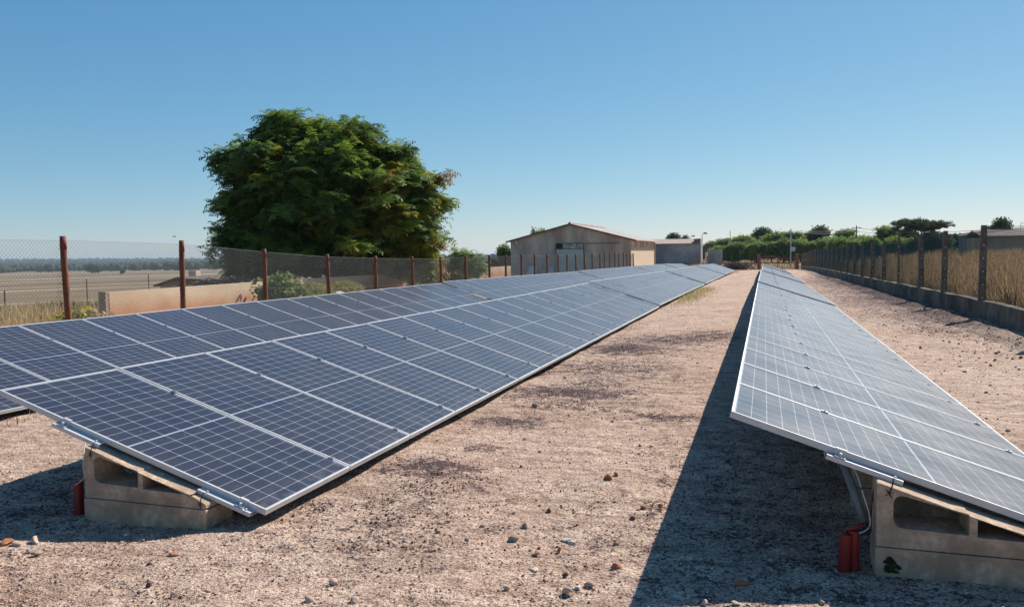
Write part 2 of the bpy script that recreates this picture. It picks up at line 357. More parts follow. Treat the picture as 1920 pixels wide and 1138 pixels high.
for row, (xl, y0, n) in ROWS.items():
    for k in range(n):
        ya, yb = y0+19.08*k, y0+19.08*(k+1)
        za, zb = ip(ya, YP, ZLOW)+(.022 if k else 0), ip(yb, YP, ZLOW)-.018
        od = order[k] if not (n == 4 and k == 3) else 'farthest'
        t = empty('solar_array', (xl+DX[row][k], ya, za), label=f'{od} table of tilted solar panels in the {row} row, {desc[row]}', cat='solar array', group='tables of solar panels in three long rows')
        t.rotation_euler = (math.atan((zb-za)/19.08), TAU, -math.atan((DX[row][k+1]-DX[row][k])/19.08))
        for i in range(18):
            p = child('solar_panel', PM, t, (0, i*PP, random.uniform(-.0015, .0015)))
            p.rotation_euler = (R(random.uniform(-.12, .12)), R(random.uniform(-.1, .1)), 0)
            child('frame', FRM, p)
        if k < 3:
            for i in range(17):
                for tt in (.075, .725):
                    child('clamp', CLM, t, (-tt*PL+random.uniform(-.03, .03), i*PP+PW, 0))
        for tt in (.075, .725): child('end_clamp', ECM, t, (-tt*PL, 0, 0))
        for i in range(0, 19 if k == 0 else 1):
            for tt in (.125, .665): child('mounting_rail', RLM, t, (-tt*PL, i*PP, 0))

# ------------------------------------------------------------------ concrete supports
def prism(profile, holes, y0, y1, mb, mi=0):
    loops = [profile]+holes; pts = [p for l in loops for p in l]
    tris = tessellate_polygon([[Vector((p[0], p[1], 0)) for p in l] for l in loops])
    nn = len(pts); vs = [(p[0], y0, p[1]) for p in pts]+[(p[0], y1, p[1]) for p in pts]
    fs = []
    for t in tris:
        a, b_, c = [Vector((pts[i][0], pts[i][1], 0)) for i in t]
        if (b_-a).cross(c-a).z < 0: t = (t[0], t[2], t[1])
        fs.append(tuple(t)); fs.append(tuple(i+nn for i in reversed(t)))
    o = 0
    for l in loops:
        k = len(l)
        for i in range(k):
            j = (i+1) % k; q = (o+i, o+i+nn, o+j+nn, o+j)
            fs.append(q)
        o += k
    mb.add(vs, fs, mi)
def rnd_poly(corners, radii, n=5):
    out = []
    for i, (c, r_) in enumerate(zip(corners, radii)):
        c = Vector(c); a = (Vector(corners[i-1])-c).normalized(); b_ = (Vector(corners[(i+1) % len(corners)])-c).normalized()
        if r_ == 0: out.append(tuple(c)); continue
        p0, p1 = c+a*r_, c+b_*r_
        for q in range(n+1):
            t = q/n; out.append(tuple((1-t)**2*p0+2*t*(1-t)*c+t*t*p1))
    return out
tn = math.tan(TAU)
wb = MB()
outer = rnd_poly([(0, .105), (.90, .105), (.90, .425-.90*tn), (0.0, .425)], [.004, .01, .012, .02], 4)
h1 = rnd_poly([(.075, .205), (.41, .195), (.41, .300), (.075, .385-.01)], [.05, .008, .008, .06])
h2 = rnd_poly([(.445, .19), (.79, .183), (.445, .278)], [.006, .0, .006])
prism(outer, [h1, h2], 0, .24, wb)
wedge_o = wb.build('wedge_block', 'concrete', bevel=.006); WEDGE = wedge_o
sb = MB(); prism(rnd_poly([(-.006, -.06), (.895, -.06), (.905, .10), (-.004, .10)], [0, 0, .006, .006], 2), [], -.006, .246, sb)
SLAB = sb.build('base_slab', 'concrete', bevel=.006)
vb = MB()
TIES = []
for (cx, cz) in ((.055, .372), (.86, .128)):
    vb = MB()
    for k in range(4):
        a = k*math.pi/2+.5; vb.add([(cx-.004, -.004, cz), (cx+.004, -.004, cz), (cx+.026*math.cos(a)+.003, -.012, cz+.022*math.sin(a)), (cx+.026*math.cos(a)-.004, -.010, cz+.022*math.sin(a))], [(0, 1, 2, 3)])
    vb.tube([(cx, -.006, cz), (cx+.012, -.008, cz+.04), (cx+.02, .01, cz+.075)], .0035, 5)
    TIES.append(vb.build('tie', 'black'))
XO = {'middle': -1.23, 'right': -1.29, 'left': -1.25}
def support(row, y, label, group='concrete supports under the panels', first=False):
    xl = ROWS[row][0]; z = ip(y, YP, ZLOW)
    # block top lies just below the rails
    zt = z - XO[row]*tn - .425 - .063*1.05
    t = empty('concrete_support', (xl+XO[row], y, zt), label=label, cat='concrete support', group=group)
    for src, nm in ((WEDGE, 'wedge_block'), (SLAB, 'base_slab'), (TIES[0], 'tie'), (TIES[1], 'tie')):
        if nm == 'tie' and not first: continue
        o = src.copy(); COL.objects.link(o); o.parent = t; o.name = nm
    t.rotation_euler.z = R(-1.5)
    return t
supM = support('middle', 4.135, 'hollow concrete wedge support at the near end of the middle row, beside a red duct', first=True)
supR = support('right', 4.41, 'hollow concrete wedge support at bottom right with a patch of moss on its base', first=True)
names = ['second', 'third', 'fourth', 'fifth', 'sixth']
for row in ('middle', 'right', 'left'):
    for i in range(1, 18):
        if row == 'left' or i > 5: lab = f'hollow concrete support in the shade far under the {row} row of panels'
        else: lab = f'{names[i-1]} concrete support from the near end, in the shade under the {row} row'
        support(row, ROWS[row][1]+i*PP-.12, lab)
for o in (WEDGE, SLAB, *TIES): bpy.data.objects.remove(o)
# moss clump at the foot of the right support
mv = MB()
for k in range(260):
    x = .04+abs(random.gauss(0, .05)) ; z = random.uniform(-.02, .085); a = random.uniform(0, 6.3); r_ = random.uniform(.006, .014)
    if x > .11 - .8*abs(z) or z > .055: continue
    mv.add([(x-r_, -.008, z), (x+r_*.3, -.012-random.random()*.01, z+r_), (x+r_, -.008, z-r_*.4)], [(0, 1, 2)])
mo = mv.build('moss_patch', 'moss', supR)

# red ducts and cables
def duct_mesh(h):
    pts, rr_ = [], []
    n = int(h/.012)
    for i in range(n*2+1):
        pts.append((0, 0, i*.006)); rr_.append(.0305 if i % 2 else .0285)
    b_ = MB(); b_.tube(pts, rr_, 16); return b_
def duct(u, v, h, dx, lab):
    p = at_z(u, v, -1.625); o = duct_mesh(h).build('red_duct', 'red', loc=(p.x+dx, p.y, p.z-.02), smooth=True)
    tag(o, lab, 'duct', 'red cable ducts rising from the ground'); o.rotation_euler = (R(random.uniform(-2, 2)), R(random.uniform(-2, 2)), 0); return o
d1 = duct(1582, 1072, .225, 0, 'left one of the two red plastic ducts beside the right concrete support')
d2 = duct(1600, 1070, .235, .0, 'right one of the two red plastic ducts beside the right concrete support')
d3 = duct(148, 962, .235, 0, 'red plastic duct half hidden behind the left concrete support')
# grey pipe from under the panel to the ducts
xr, yr = ROWS['right'][0], ROWS['right'][1]
ptop = at_y(1583, 872, 4.62); pbot = at_y(1620, 982, 4.50)
pb = MB(); pb.tube([ptop, ptop.lerp(pbot, .5)+Vector((.004, 0, .0)), pbot], [.021, .021, .020], 12)
tag(pb.build('grey_pipe', 'greypipe', smooth=True), 'grey conduit pipe sloping from under the right panels towards the red ducts', 'pipe')
def cable(name, pix, rad, mat, lab, Yd=4.48):
    b_ = MB(); pts = [at_y(u, v, Yd+dy) for u, v, dy in pix]
    # smooth through the points
    sm = []
    for i in range(len(pts)-1):
        p0, p1, p2, p3 = pts[max(i-1, 0)], pts[i], pts[i+1], pts[min(i+2, len(pts)-1)]
        for k in range(6):
            t = k/6; sm.append(.5*((2*p1)+(-p0+p2)*t+(2*p0-5*p1+4*p2-p3)*t*t+(-p0+3*p1-3*p2+p3)*t**3))
    sm.append(pts[-1]); b_.tube(sm, rad, 6)
    tag(b_.build(name, mat, smooth=True), lab, 'cable')
cable('black_cable', [(1622, 980, .0), (1629, 988, 0), (1622, 995, -.01), (1606, 1000, -.01), (1588, 1004, -.01), (1578, 1012, 0)], .0055, 'black', 'black cable bending from the grey pipe down to the red ducts')
cable('white_cable', [(1600, 876, .1), (1608, 893, .05), (1618, 925, -.01), (1629, 960, -.02), (1631, 984, -.02), (1620, 996, -.03), (1600, 1001, -.03), (1580, 1008, -.02)], .0032, 'whitewire', 'thin white cable hanging beside the grey pipe and over the red ducts')
cable('red_cable', [(1640, 905, .12), (1636, 935, .08), (1632, 970, .02), (1626, 984, .0)], .004, 'red', 'thin red cable hanging against the end of the right concrete support')
b_ = MB(); q0, q1 = at_y(1585, 994, 4.46), at_y(1621, 982, 4.46); b_.tube([q0, q0.lerp(q1, .5)-Vector((0, 0, .003)), q1], [.0085, .0085, .007], 10)
tag(b_.build('red_plug', 'red', smooth=True), 'short red cable sleeve lying across the top of the two red ducts', 'cable sleeve')
cable('thin_wire', [(161, 826, .08), (157, 850, .0), (156, 875, -.02), (158, 893, 0), (150, 903, .0), (140, 909, .0)], .0028, 'whitewire', 'thin wire hanging from the middle row beside the left concrete support', 4.10)

# ------------------------------------------------------------------ left fence: chain link on wooden posts
def net(mb, P0, P1, z0a, z1a, z0b, z1b, cell=.055, rad=.0014, wob=0, mi=0):
    L = math.hypot(P1[0]-P0[0], P1[1]-P0[1]); dx, dy = (P1[0]-P0[0])/L, (P1[1]-P0[1])/L
    H = (z1a-z0a+z1b-z0b)/2; nxx, nyy = -dy, dx
    def pt(s, h, off=0):
        t = s/L; zb = z0a+(z0b-z0a)*t; zt = z1a+(z1b-z1a)*t
        bow = .03*math.sin(math.pi*t)*math.sin(math.pi*h/H)
        return (P0[0]+dx*s+nxx*(bow+off), P0[1]+dy*s+nyy*(bow+off), zb+(zt-zb)*h/H)
    sl = 1.08     # wires run steeper than 45 degrees
    s = -H/sl
    step = cell
    while s < L:
        for sg in (1, -1):
            if sg == 1: a, bq = (s, 0), (s+H/sl, H)
            else: a, bq = (s+H/sl, 0), (s, H)
            (sa, ha), (sb_, hb) = a, bq
            if sa > sb_: (sa, ha), (sb_, hb) = (sb_, hb), (sa, ha)
            if sb_ <= 0 or sa >= L: continue
            if sa < 0: ha += (hb-ha)*(-sa)/(sb_-sa); sa = 0
            if sb_ > L: hb = ha+(hb-ha)*(L-sa)/(sb_-sa); sb_ = L
            n = 3
            ps = [Vector(pt(sa+(sb_-sa)*k/(n-1), ha+(hb-ha)*k/(n-1), sg*.001)) for k in range(n)]
            d = (ps[-1]-ps[0]).normalized(); aa = Vector((nxx, nyy, 0)); bb = d.cross(aa)
            vs = [p+(aa*math.cos(t)+bb*math.sin(t))*rad for p in ps for t in (0, 2.094, 4.189)]
            fs = [(i*3+k, i*3+(k+1) % 3, i*3+3+(k+1) % 3, i*3+3+k) for i in range(n-1) for k in range(3)]
            mb.add(vs, fs, mi)
        s += step
    # knuckled top
    return pt
LP = [(-130, 440), (117, 443), (340, 451), (495, 467), (613, 477), (703, 480), (772, 481.5), (826, 482), (872, 479), (917, 478), (948, 478), (977, 477), (1002, 477), (1025, 476.5),
      (1046, 476.5), (1063, 476), (1079, 476), (1095.5, 474.5), (1110, 474.7), (1124.5, 474.7), (1133, 472), (1143, 473.3), (1152.5, 473.5), (1160, 474.5), (1168.5, 473), (1175, 474), (1181, 475), (1187, 475)]
fence = empty('wooden_post_fence', (-11.3, 11.3, -1.65), label='chain link fence on round red brown wooden posts behind the left row of panels', cat='fence')
posts = []
for i, (u, vt) in enumerate(LP):
    d = ray(u, vt); r_ = d.x/d.y
    Yp = -11.3/r_ if r_ < 0 else 0
    p = d*(Yp/d.y); posts.append((p.x, p.y, p.z))
nm = MB(); tw = MB()
FB = Vector(fence.location)
for i, (x, y, zt) in enumerate(posts):
    zb = T(x, y)-.03; b_ = MB(); lean = random.uniform(-.03, .03)+.02; ln2 = random.uniform(-.04, .04)
    n = 9; ph = random.uniform(0, 6)
    if i == 1: lean, ln2 = .07, 0
    pts = [(-x*0+lean*(k/n-1)*-1*0 + (lean*(1-k/n)) + .004*math.sin(k*1.7+ph), ln2*(1-k/n)+.006*math.cos(k*2.1+ph), (zb-zt)*(1-k/n)) for k in range(n+1)]
    rr_ = [.055*(1+.05*math.sin(k*2.6+ph)-.10*k/n)+random.uniform(-.002, .002) for k in range(n+1)]
    b_.tube(pts[:-1]+[pts[-1]], rr_, 10, 0, True, .04)
    # sawn painted head
    b_.tube([pts[-2], pts[-1]], [rr_[-2]+.003, rr_[-1]+.003], 10, 1)
    o = b_.build('fence_post', ['wood', 'woodtop'], fence, loc=Vector((x, y, zt))-FB, smooth=True)
    if i in (7, 17):                    # corner brace
        s2 = MB(); s2.tube([(.02, .1, (zb-zt)*.4), (.55, .55, zb-zt)], .04, 8)
        s2.build('brace', 'wood', fence, loc=Vector((x, y, zt))-FB, smooth=True)
    if i:
        a = posts[i-1]; c = (x, y, zt)
        off = .07 if i > 1 else .07
        net(nm, (a[0], a[1]), (c[0], c[1]), T(a[0], a[1])+.03-.0, a[2]-off, T(c[0], c[1])+.03, c[2]-off, .072 if i < 12 else .09, .0024 if i < 12 else .0024)
        tw.tube([(a[0], a[1], a[2]-off), (c[0], c[1], c[2]-off)], .0022, 5)
        tw.tube([(a[0], a[1], a[2]-off-.85), (c[0], c[1], c[2]-off-.85)], .0018, 5)
for b_, nmn in ((nm, 'netting'), (tw, 'tension_wire')):
    o = b_.build(nmn, 'wire', fence); o.location = -FB

# ------------------------------------------------------------------ right fence: green net on concrete posts over a plinth
RPu = [1990, 1845, 1773, 1727, 1686, 1658, 1636.5, 1617.5, 1602, 1589, 1578.5, 1569, 1560, 1552, 1545, 1539, 1533.5, 1528.5, 1524, 1520, 1516.5, 1513.5, 1511, 1508.5, 1506, 1503.5]
RPt = [405, 422.4, 433, 440, 439.5, 452.7, 455, 457, 458, 459.5, 461, 462, 463, 464, 465, 466, 467, 468, 469, 470, 471, 472, 473, 474, 474.5, 475]
fr = empty('concrete_post_fence', (4.8, 21, -1.65), label='green wire fence on concrete posts standing in a low concrete plinth, right side', cat='fence'); FR = Vector(fr.location)
rp = []
for u, vt in zip(RPu, RPt):
    d = ray(u, vt); r_ = d.x/d.y; Yp = 4.99/(r_+.009); p = d*(Yp/d.y); rp.append((p.x, Yp, p.z))
rn = MB(); rw = MB(); pl = MB()
for i, (x, y, zt) in enumerate(rp):
    zg = ip(y, YP, [z-.12 for z in ZLOW]) if y < 100 else -2.27
    b_ = MB(); h = zg+.1-zt; wd_ = .065 if i != 4 else .035; mt = 0
    n = 7; ph = random.uniform(0, 6)
    prev = None
    for k in range(n):
        a0, a1 = h*(1-k/n), h*(1-(k+1)/n)
        if k == n-1: a1 = 0
        w0 = wd_*(1.12-.12*k/n); w1 = wd_*(1.12-.12*(k+1)/n) if k < n-1 else wd_*.8
        b_.hexa([(-w0, -w0, a0), (w0, -w0, a0), (w0, w0, a0), (-w0, w0, a0), (-w1, -w1, a1), (w1, -w1, a1), (w1, w1, a1), (-w1, w1, a1)])
    if i < 7:
        for k in range(5):
            zz = h*(.22+.15*k); b_.box(-.012, .012, -wd_*1.12-.006, -wd_*1.12-.001, zz-.016, zz+.016, 1)
    o = b_.build('fence_post', ['cpost', 'white'], fr, loc=Vector((x, y, zt))-FR)
    o.rotation_euler = (R(random.uniform(-1.2, 1.2)), R(random.uniform(-1, 1)), R(random.uniform(-5, 5)))
    if i:
        a = rp[i-1]; za = ip(a[1], YP, [z-.12 for z in ZLOW]) if a[1] < 100 else -2.27
        tz = lambda q, j: q[2]-.06-(.13 if j == 4 else 0)
        top_a = (.55 if i-1 > 0 else .62)
        ta, tc = a[2]-.12, zt-.12
        if i == 4: tc -= .2
        if i == 5: ta -= .2
        net(rn, (a[0]+.07, a[1]), (x+.07, y), za+.4, ta, zg+.4, tc, .065 if i < 8 else .085, .0027 if i < 8 else .0034)
        for zz in (0, -.55, -1.1):
            rw.tube([(a[0]+.07, a[1], ta+zz), (x+.07, y, tc+zz)], .0024, 5)
        # plinth segments with slightly uneven crests
        m_ = 4
        for k in range(m_):
            t0, t1 = k/m_, (k+1)/m_
            def P(t, dx_, z): return (a[0]+(x-a[0])*t+dx_, a[1]+(y-a[1])*t, z)
            g0 = za+(zg-za)*t0; g1 = za+(zg-za)*t1
            j0 = .015*math.sin((i*m_+k)*2.1); j1 = .015*math.sin((i*m_+k+1)*2.1)
            pl.hexa([P(t0, -.10, g0-.15), P(t0, .12, g0-.15), P(t1, .12, g1-.15), P(t1, -.10, g1-.15), P(t0, -.09, g0+.42+j0), P(t0, .11, g0+.42+j0), P(t1, .11, g1+.42+j1), P(t1, -.09, g1+.42+j1)])
for b_, nmn, mt in ((rn, 'netting', 'greenwire'), (rw, 'tension_wire', 'greenwire'), (pl, 'plinth', 'curb')):
    o = b_.build(nmn, mt, fr); o.location = -FR
# stick leaning at the plinth
b_ = MB(); b_.tube([at_y(1732, 580, 24.2), at_y(1760, 556, 24.6)], [.02, .012], 6)
tag(b_.build('stick', 'deadwood'), 'pale dry stick leaning against the concrete plinth of the right fence', 'stick')

# ------------------------------------------------------------------ rear fence and gate
GY = 102.0; gz = -2.27
gate = empty('gate', (1.45, GY, gz), label='rusty iron bar gate between two brick pillars at the end of the path', cat='gate')
x0, x1 = -.40, 3.30
b_ = MB(); cx = (x0+x1)/2
for zz in (.10, .75, 1.35): b_.box(x0-1.45, x1-1.45, -.02, .02, zz, zz+.05)
for xx in (x0, cx-.03, cx+.03, x1): b_.box(xx-1.45-.025, xx-1.45+.025, -.025, .025, .05, 1.45)
b_.build('gate_frame', 'rust', gate)
b_ = MB(); k = x0+.14
while k < x1: b_.tube([(k-1.45, -.035, .08), (k-1.45, -.035, 1.5+.05*math.sin(k*9))], .022, 5); k += .19
b_.build('bars', 'rust', gate)
b_ = MB(); b_.box(-1.7, -.2, .04, .06, 1.5, 1.62); b_.build('top_plate', 'edge', gate)
for xx, nm_, w_ in ((-.64, 'left', .19), (3.58, 'right', .21)):
    b_ = MB(); b_.box(-w_, w_, -.2, .2, -.3, 1.72); b_.box(-w_-.04, w_+.04, -.24, .24, 1.72, 1.80)
    o = b_.build('gate_pillar', 'brick', loc=(xx, GY, gz), bevel=.02); tag(o, f'dark brick gate pillar on the {nm_} of the rusty gate', 'pillar')
rf = empty('rear_fence', (-8, GY+.6, gz), label='thin wire fence on slim dark posts between the far shed and the gate', cat='fence')
pv = None
for u in (1284, 1326, 1371, 1416):
    p = at_y(u, 478, GY+.6); b_ = MB(); b_.tube([(0, 0, -.2), (.02, 0, 1.62)], .035, 6)
    b_.build('fence_post', 'edge', rf, loc=(p.x+8, 0, 0))
    if pv is not None:
        w_ = MB()
        for zz in (.3, .7, 1.1, 1.5): w_.tube([(pv, 0, zz), ((pv+p.x+8)/2, 0, zz-.03), (p.x+8, 0, zz)], .006, 4)
        w_.build('wire_strand', 'wire', rf)
    pv = p.x+8

# ------------------------------------------------------------------ low rendered wall left
W = [(-13.5, 14.6), (-14.25, 21.8), (-14.35, 30), (-14.45, 40), (-14.6, 47.8)]
Wz = [-.75, -.77, -.78, -.78, -.79]
b_ = MB()
for i in range(len(W)-1):
    (xa, ya), (xb, yb) = W[i], W[i+1]
    b_.hexa([(xa-.09, ya, T(xa, ya)-.3), (xa+.09, ya, T(xa, ya)-.3), (xb+.09, yb, T(xb, yb)-.3), (xb-.09, yb, T(xb, yb)-.3),
             (xa-.09, ya, Wz[i]), (xa+.09, ya, Wz[i]), (xb+.09, yb, Wz[i+1]), (xb-.09, yb, Wz[i+1])])
wall = b_.build('boundary_wall', 'stucco'); tag(wall, 'long low beige rendered wall behind the wooden post fence, running under the big tree', 'wall')
# earthy splash stain rising from the foot of the wall: part of the render
mt = M['stucco'].node_tree; bs = mt.nodes['Principled BSDF']; lk = bs.inputs['Base Color'].links[0].from_socket
gm = mt.nodes.new('ShaderNodeSeparateXYZ'); tcx = mt.nodes.new('ShaderNodeTexCoord'); mt.links.new(tcx.outputs['Object'], gm.inputs[0])
zf = math_(mt, 'ADD', gm.outputs[2], math_(mt, 'MULTIPLY', noise(mt, tcx.outputs['Object'], .8, 5), .7))
st = ramp(mt, math_(mt, 'MULTIPLY_ADD', zf, .5, .95), [(.50, (1, 1, 1)), (.67, (0, 0, 0))])
mt.links.new(mixc(mt, math_(mt, 'MULTIPLY', st, .8), lk, (.42, .17, .08)), bs.inputs['Base Color'])
b_ = MB(); b_.box(-.10, .085, -.10, .0, -.4, 1.03)  # near end face of the wall, its shade put into a darker material
tag(b_.build('wall_end_shade', 'stone_grey', loc=(-13.5, 14.59, -1.76), bevel=.01), 'near end of the low beige wall, darkened in colour as its shaded face', 'wall end')

# ------------------------------------------------------------------ big shed
def shed():
    x0, x1, ya, yb = -24.6, -12.5, 81.3, 99.8; zb = -2.7; ze = 1.17; zr = 2.72; xm = -18.5
    s = empty('barn', (xm, ya, -2.4), label='large beige gabled barn with pale double door and grey sheet roof', cat='barn'); B = Vector(s.location)
    def bd(mb, name, mat, par=s, **k):
        o = mb.build(name, mat, par, **k); o.location = -B if par is s else (0, 0, 0); return o
    b_ = MB(); b_.add([(x0, ya, zb), (x1, ya, zb), (x1, ya, ze), (xm, ya, zr), (x0, ya, ze), (x0, yb, zb), (x1, yb, zb), (x1, yb, ze), (xm, yb, zr), (x0, yb, ze)],
                      [(0, 1, 2, 3, 4), (9, 8, 7, 6, 5), (1, 6, 7, 2), (5, 0, 4, 9)])
    # piers at the corners
    b_.box(x0-.04, x0+.35, ya-.05, ya+.3, zb, ze-.05); b_.box(x1-.3, x1+.06, ya-.05, ya+.35, zb, ze-.12); b_.box(x1-.2, x1+.07, yb-.4, yb+.02, zb, ze-.12)
    bd(b_, 'wall', 'shedwall')
    b_ = MB(); b_.box(x1+.003, x1+.05, ya+.38, yb-.42, zb, .42); bd(b_, 'side_panel', 'shedpatch')
    def roof_side(xa, za, xb, zb_, name):
        r_ = MB(); n = 110; L = yb-ya+.5
        top = []; 
        for k in range(n+1):
            y = ya-.25+L*k/n; c = .025*(k % 2)
            top.append(((xa, y, za+c+.10), (xb, y, zb_+c+.10)))
        vs = [p for q in top for p in q]+[(p[0], p[1], p[2]-.07) for q in top for p in q]
        o_ = 2*(n+1); fs = []
        for k in range(n):
            fs.append((2*k, 2*k+2, 2*k+3, 2*k+1)); fs.append((o_+2*k, o_+2*k+1, o_+2*k+3, o_+2*k+2)); fs.append((2*k+1, 2*k+3, o_+2*k+3, o_+2*k+1))
        fs.append((0, 1, o_+1, o_)); fs.append((2*n, o_+2*n, o_+2*n+1, 2*n+1))
        r_.add(vs, fs); return bd(r_, name, 'sheetroof')
    sl = (zr-ze)/(x1-xm); sl2 = (zr-ze)/(xm-x0)
    rf_ = roof_side(xm, zr, x1+.6, ze-.6*sl, 'roof'); roof_side(xm, zr, x0-.5, ze-.5*sl2, 'roof')
    b_ = MB()
    for k in range(20): b_.tube([(xm, ya-.2+k*.95, zr+.13+.03*(k % 2)), (xm+.02, ya+.72+k*.95, zr+.15+.03*(k % 3))], .13, 7)
    b_.build('ridge_tiles', 'sheetroof', rf_)
    b_ = MB()
    for (xa, za, xb, zb_) in ((xm, zr, x1+.6, ze-.6*sl), (xm, zr, x0-.5, ze-.5*sl2)):
        b_.hexa([(xa, ya-.29, za-.04), (xb, ya-.29, zb_-.04), (xb, ya-.253, zb_-.04), (xa, ya-.253, za-.04), (xa, ya-.29, za+.11), (xb, ya-.29, zb_+.11), (xb, ya-.253, zb_+.11), (xa, ya-.253, za+.11)])
    bd(b_, 'verge', 'edge')
    # door and window strip
    pL, pR = at_y(1043, 466, ya), at_y(1094, 466, ya); xa, xb = pL.x, pR.x; zt = at_y(1068, 467, ya).z; zw = at_y(1068, 457, ya).z
    d = MB(); d.box(xa, (xa+xb)/2-.01, ya-.04, ya-.004, zb+.2, zt-.02); d.box((xa+xb)/2+.01, xb, ya-.04, ya-.004, zb+.2, zt-.02); dr = bd(d, 'door', 'doorpaint')
    h = MB(); h.box(xa+.05, xa+.12, ya-.07, ya-.04, -1.2, -.95); h.build('handle', 'black', dr)
    f = MB(); f.box(xa-.07, xb+.07, ya-.08, ya-.003, zw, zw+.07); f.box(xa-.07, xb+.07, ya-.08, ya-.003, zt-.02, zt+.03); f.box(xa-.07, xa, ya-.08, ya-.003, zb+.2, zw); f.box(xb, xb+.07, ya-.08, ya-.003, zb+.2, zw)
    for k in (1/4.2, .5, .75): xx = xa+(xb-xa)*k; f.box(xx-.02, xx+.02, ya-.06, ya-.003, zt+.03, zw)
    wf = bd(f, 'window', 'edge')
    g = MB(); g.box(xa, xa+(xb-xa)/4.2, ya-.03, ya-.004, zt+.03, zw); g.build('opening', 'dark', wf)
    g = MB()
    for a, c in ((1/4.2, .5), (.5, .75), (.75, 1)): g.box(xa+(xb-xa)*a+.02, xa+(xb-xa)*c-.02, ya-.035, ya-.004, zt+.03, zw)
    g.build('pane', 'glass', wf)
    # lintel line, service pipe, spouts
    p = MB(); p.box(xb+.2, x1-1.1, ya-.05, ya-.003, .80, .87); bd(p, 'band', 'edge')
    p = MB(); p.tube([(x1-.75, ya-.08, .9), (x1-.75, ya-.08, zb+.3)], .05, 6); p.tube([(x1+.13, yb-.3, ze-.25), (x1+.13, yb-.3, zb+.2)], .07, 6); bd(p, 'downpipe', 'shedpatch')
    p = MB(); q = at_y(969, 455, ya-.3); p.tube([(q.x-.2, ya-.05, q.z+.2), (q.x+.15, ya-.5, q.z-.15)], .07, 8); bd(p, 'flue', 'white')
shed()
# things leaning on the barn wall
for (u, v_, wpx, h, mat, lab) in ((998, 504, .8, .85, 'white', 'pale board leaning against the barn wall left of the door'), (992, 507, .5, .55, 'doorpaint', 'small grey board leaning against the barn wall'),
                                  (1022, 503, .7, .9, 'block', 'dark board leaning against the barn wall close to the door'), (1033, 505, .5, .7, 'steel', 'grey metal sheet leaning by the barn door')):
    p = at_y(u, v_, 80.9); z = T(p.x, 80.9); b_ = MB(); b_.hexa([(-wpx/2, 0, 0), (wpx/2, 0, 0), (wpx/2, .03, 0), (-wpx/2, .03, 0), (-wpx/2, .25, h), (wpx/2, .25, h), (wpx/2, .28, h), (-wpx/2, .28, h)])
    tag(b_.build('leaning_board', mat, loc=(p.x, 80.85, z-.01)), lab, 'board', 'boards leaning on the barn')

# ------------------------------------------------------------------ grey shed and small structures behind
s = empty('grey_shed', (-12.7, 130, -2.2), label='grey blockwork shed with a lean-to sheet roof right of the barn', cat='shed'); B = Vector(s.location)
xa, xb = -24.0, at_y(1314, 470, 130).x
b_ = MB(); b_.hexa([(xa, 130, -2.8), (xb, 130, -2.8), (xb, 134, -2.8), (xa, 134, -2.8), (xa, 130, 1.05), (xb, 130, 1.05), (xb, 134, 1.75), (xa, 134, 1.75)])
b_.build('wall', 'block', s).location = -B
b_ = MB(); n = 60
for k in range(n):
    q0, q1 = xa-.2+(xb-xa-.5)*k/n, xa-.2+(xb-xa-.5)*(k+.5)/n
    b_.hexa([(q0, 129.7, 1.07), (q1+.2*0, 129.7, 1.07), (q1, 134.2, 1.80), (q0, 134.2, 1.80), (q0, 129.7, 1.15), (q1, 129.7, 1.15), (q1, 134.2, 1.9), (q0, 134.2, 1.9)])
b_.hexa([(xa-.2, 129.72, 1.06), (xb-.8, 129.72, 1.06), (xb-.8, 134.18, 1.78), (xa-.2, 134.18, 1.78), (xa-.2, 129.72, 1.11), (xb-.8, 129.72, 1.11), (xb-.8, 134.18, 1.84), (xa-.2, 134.18, 1.84)])
b_.build('roof', 'pinkroof', s).location = -B
b_ = MB(); b_.hexa([(xb-.75, 129.9, 1.06), (xb-.08, 129.9, 1.06), (xb-.08, 132, 1.06), (xb-.75, 132, 1.06), (xb-1.1, 129.9, 1.75), (xb-.08, 129.9, 1.85), (xb-.08, 132, 1.85), (xb-1.1, 132, 1.75)]); b_.build('parapet', 'edge', s).location = -B
def simple_wall(name, u0, u1, Yw, vt0, vt1, mat, lab, cat, dep=.25, pxb=None):
    a, c = at_y(u0, vt0, Yw), at_y(u1, vt1, Yw); zg = min(T(a.x, Yw), T(c.x, Yw))-.3
    b_ = MB(); b_.hexa([(a.x, Yw, zg), (c.x, Yw, zg), (c.x, Yw+dep, zg), (a.x, Yw+dep, zg), (a.x, Yw, a.z), (c.x, Yw, c.z), (c.x, Yw+dep, c.z), (a.x, Yw+dep, a.z)])
    cx_ = (a.x+c.x)/2
    for i, p in enumerate(b_.v): b_.v[i] = (p[0]-cx_, p[1]-Yw, p[2])
    return tag(b_.build(name, mat, loc=(cx_, Yw, 0)), lab, cat)
simple_wall('broken_wall', 1326, 1354, 125, 471, 467.5, 'block', 'short grey wall with a sloping top right of the grey shed', 'wall', .3)
simple_wall('wall_post', 1322, 1326.5, 121, 473, 473, 'shedpatch', 'pale slim pillar standing between the grey shed and the short sloping wall', 'pillar', .4)
simple_wall('far_store', 1316, 1348, 150, 461, 460, 'edge', 'low dark storage building behind the short sloping wall', 'building', 5)

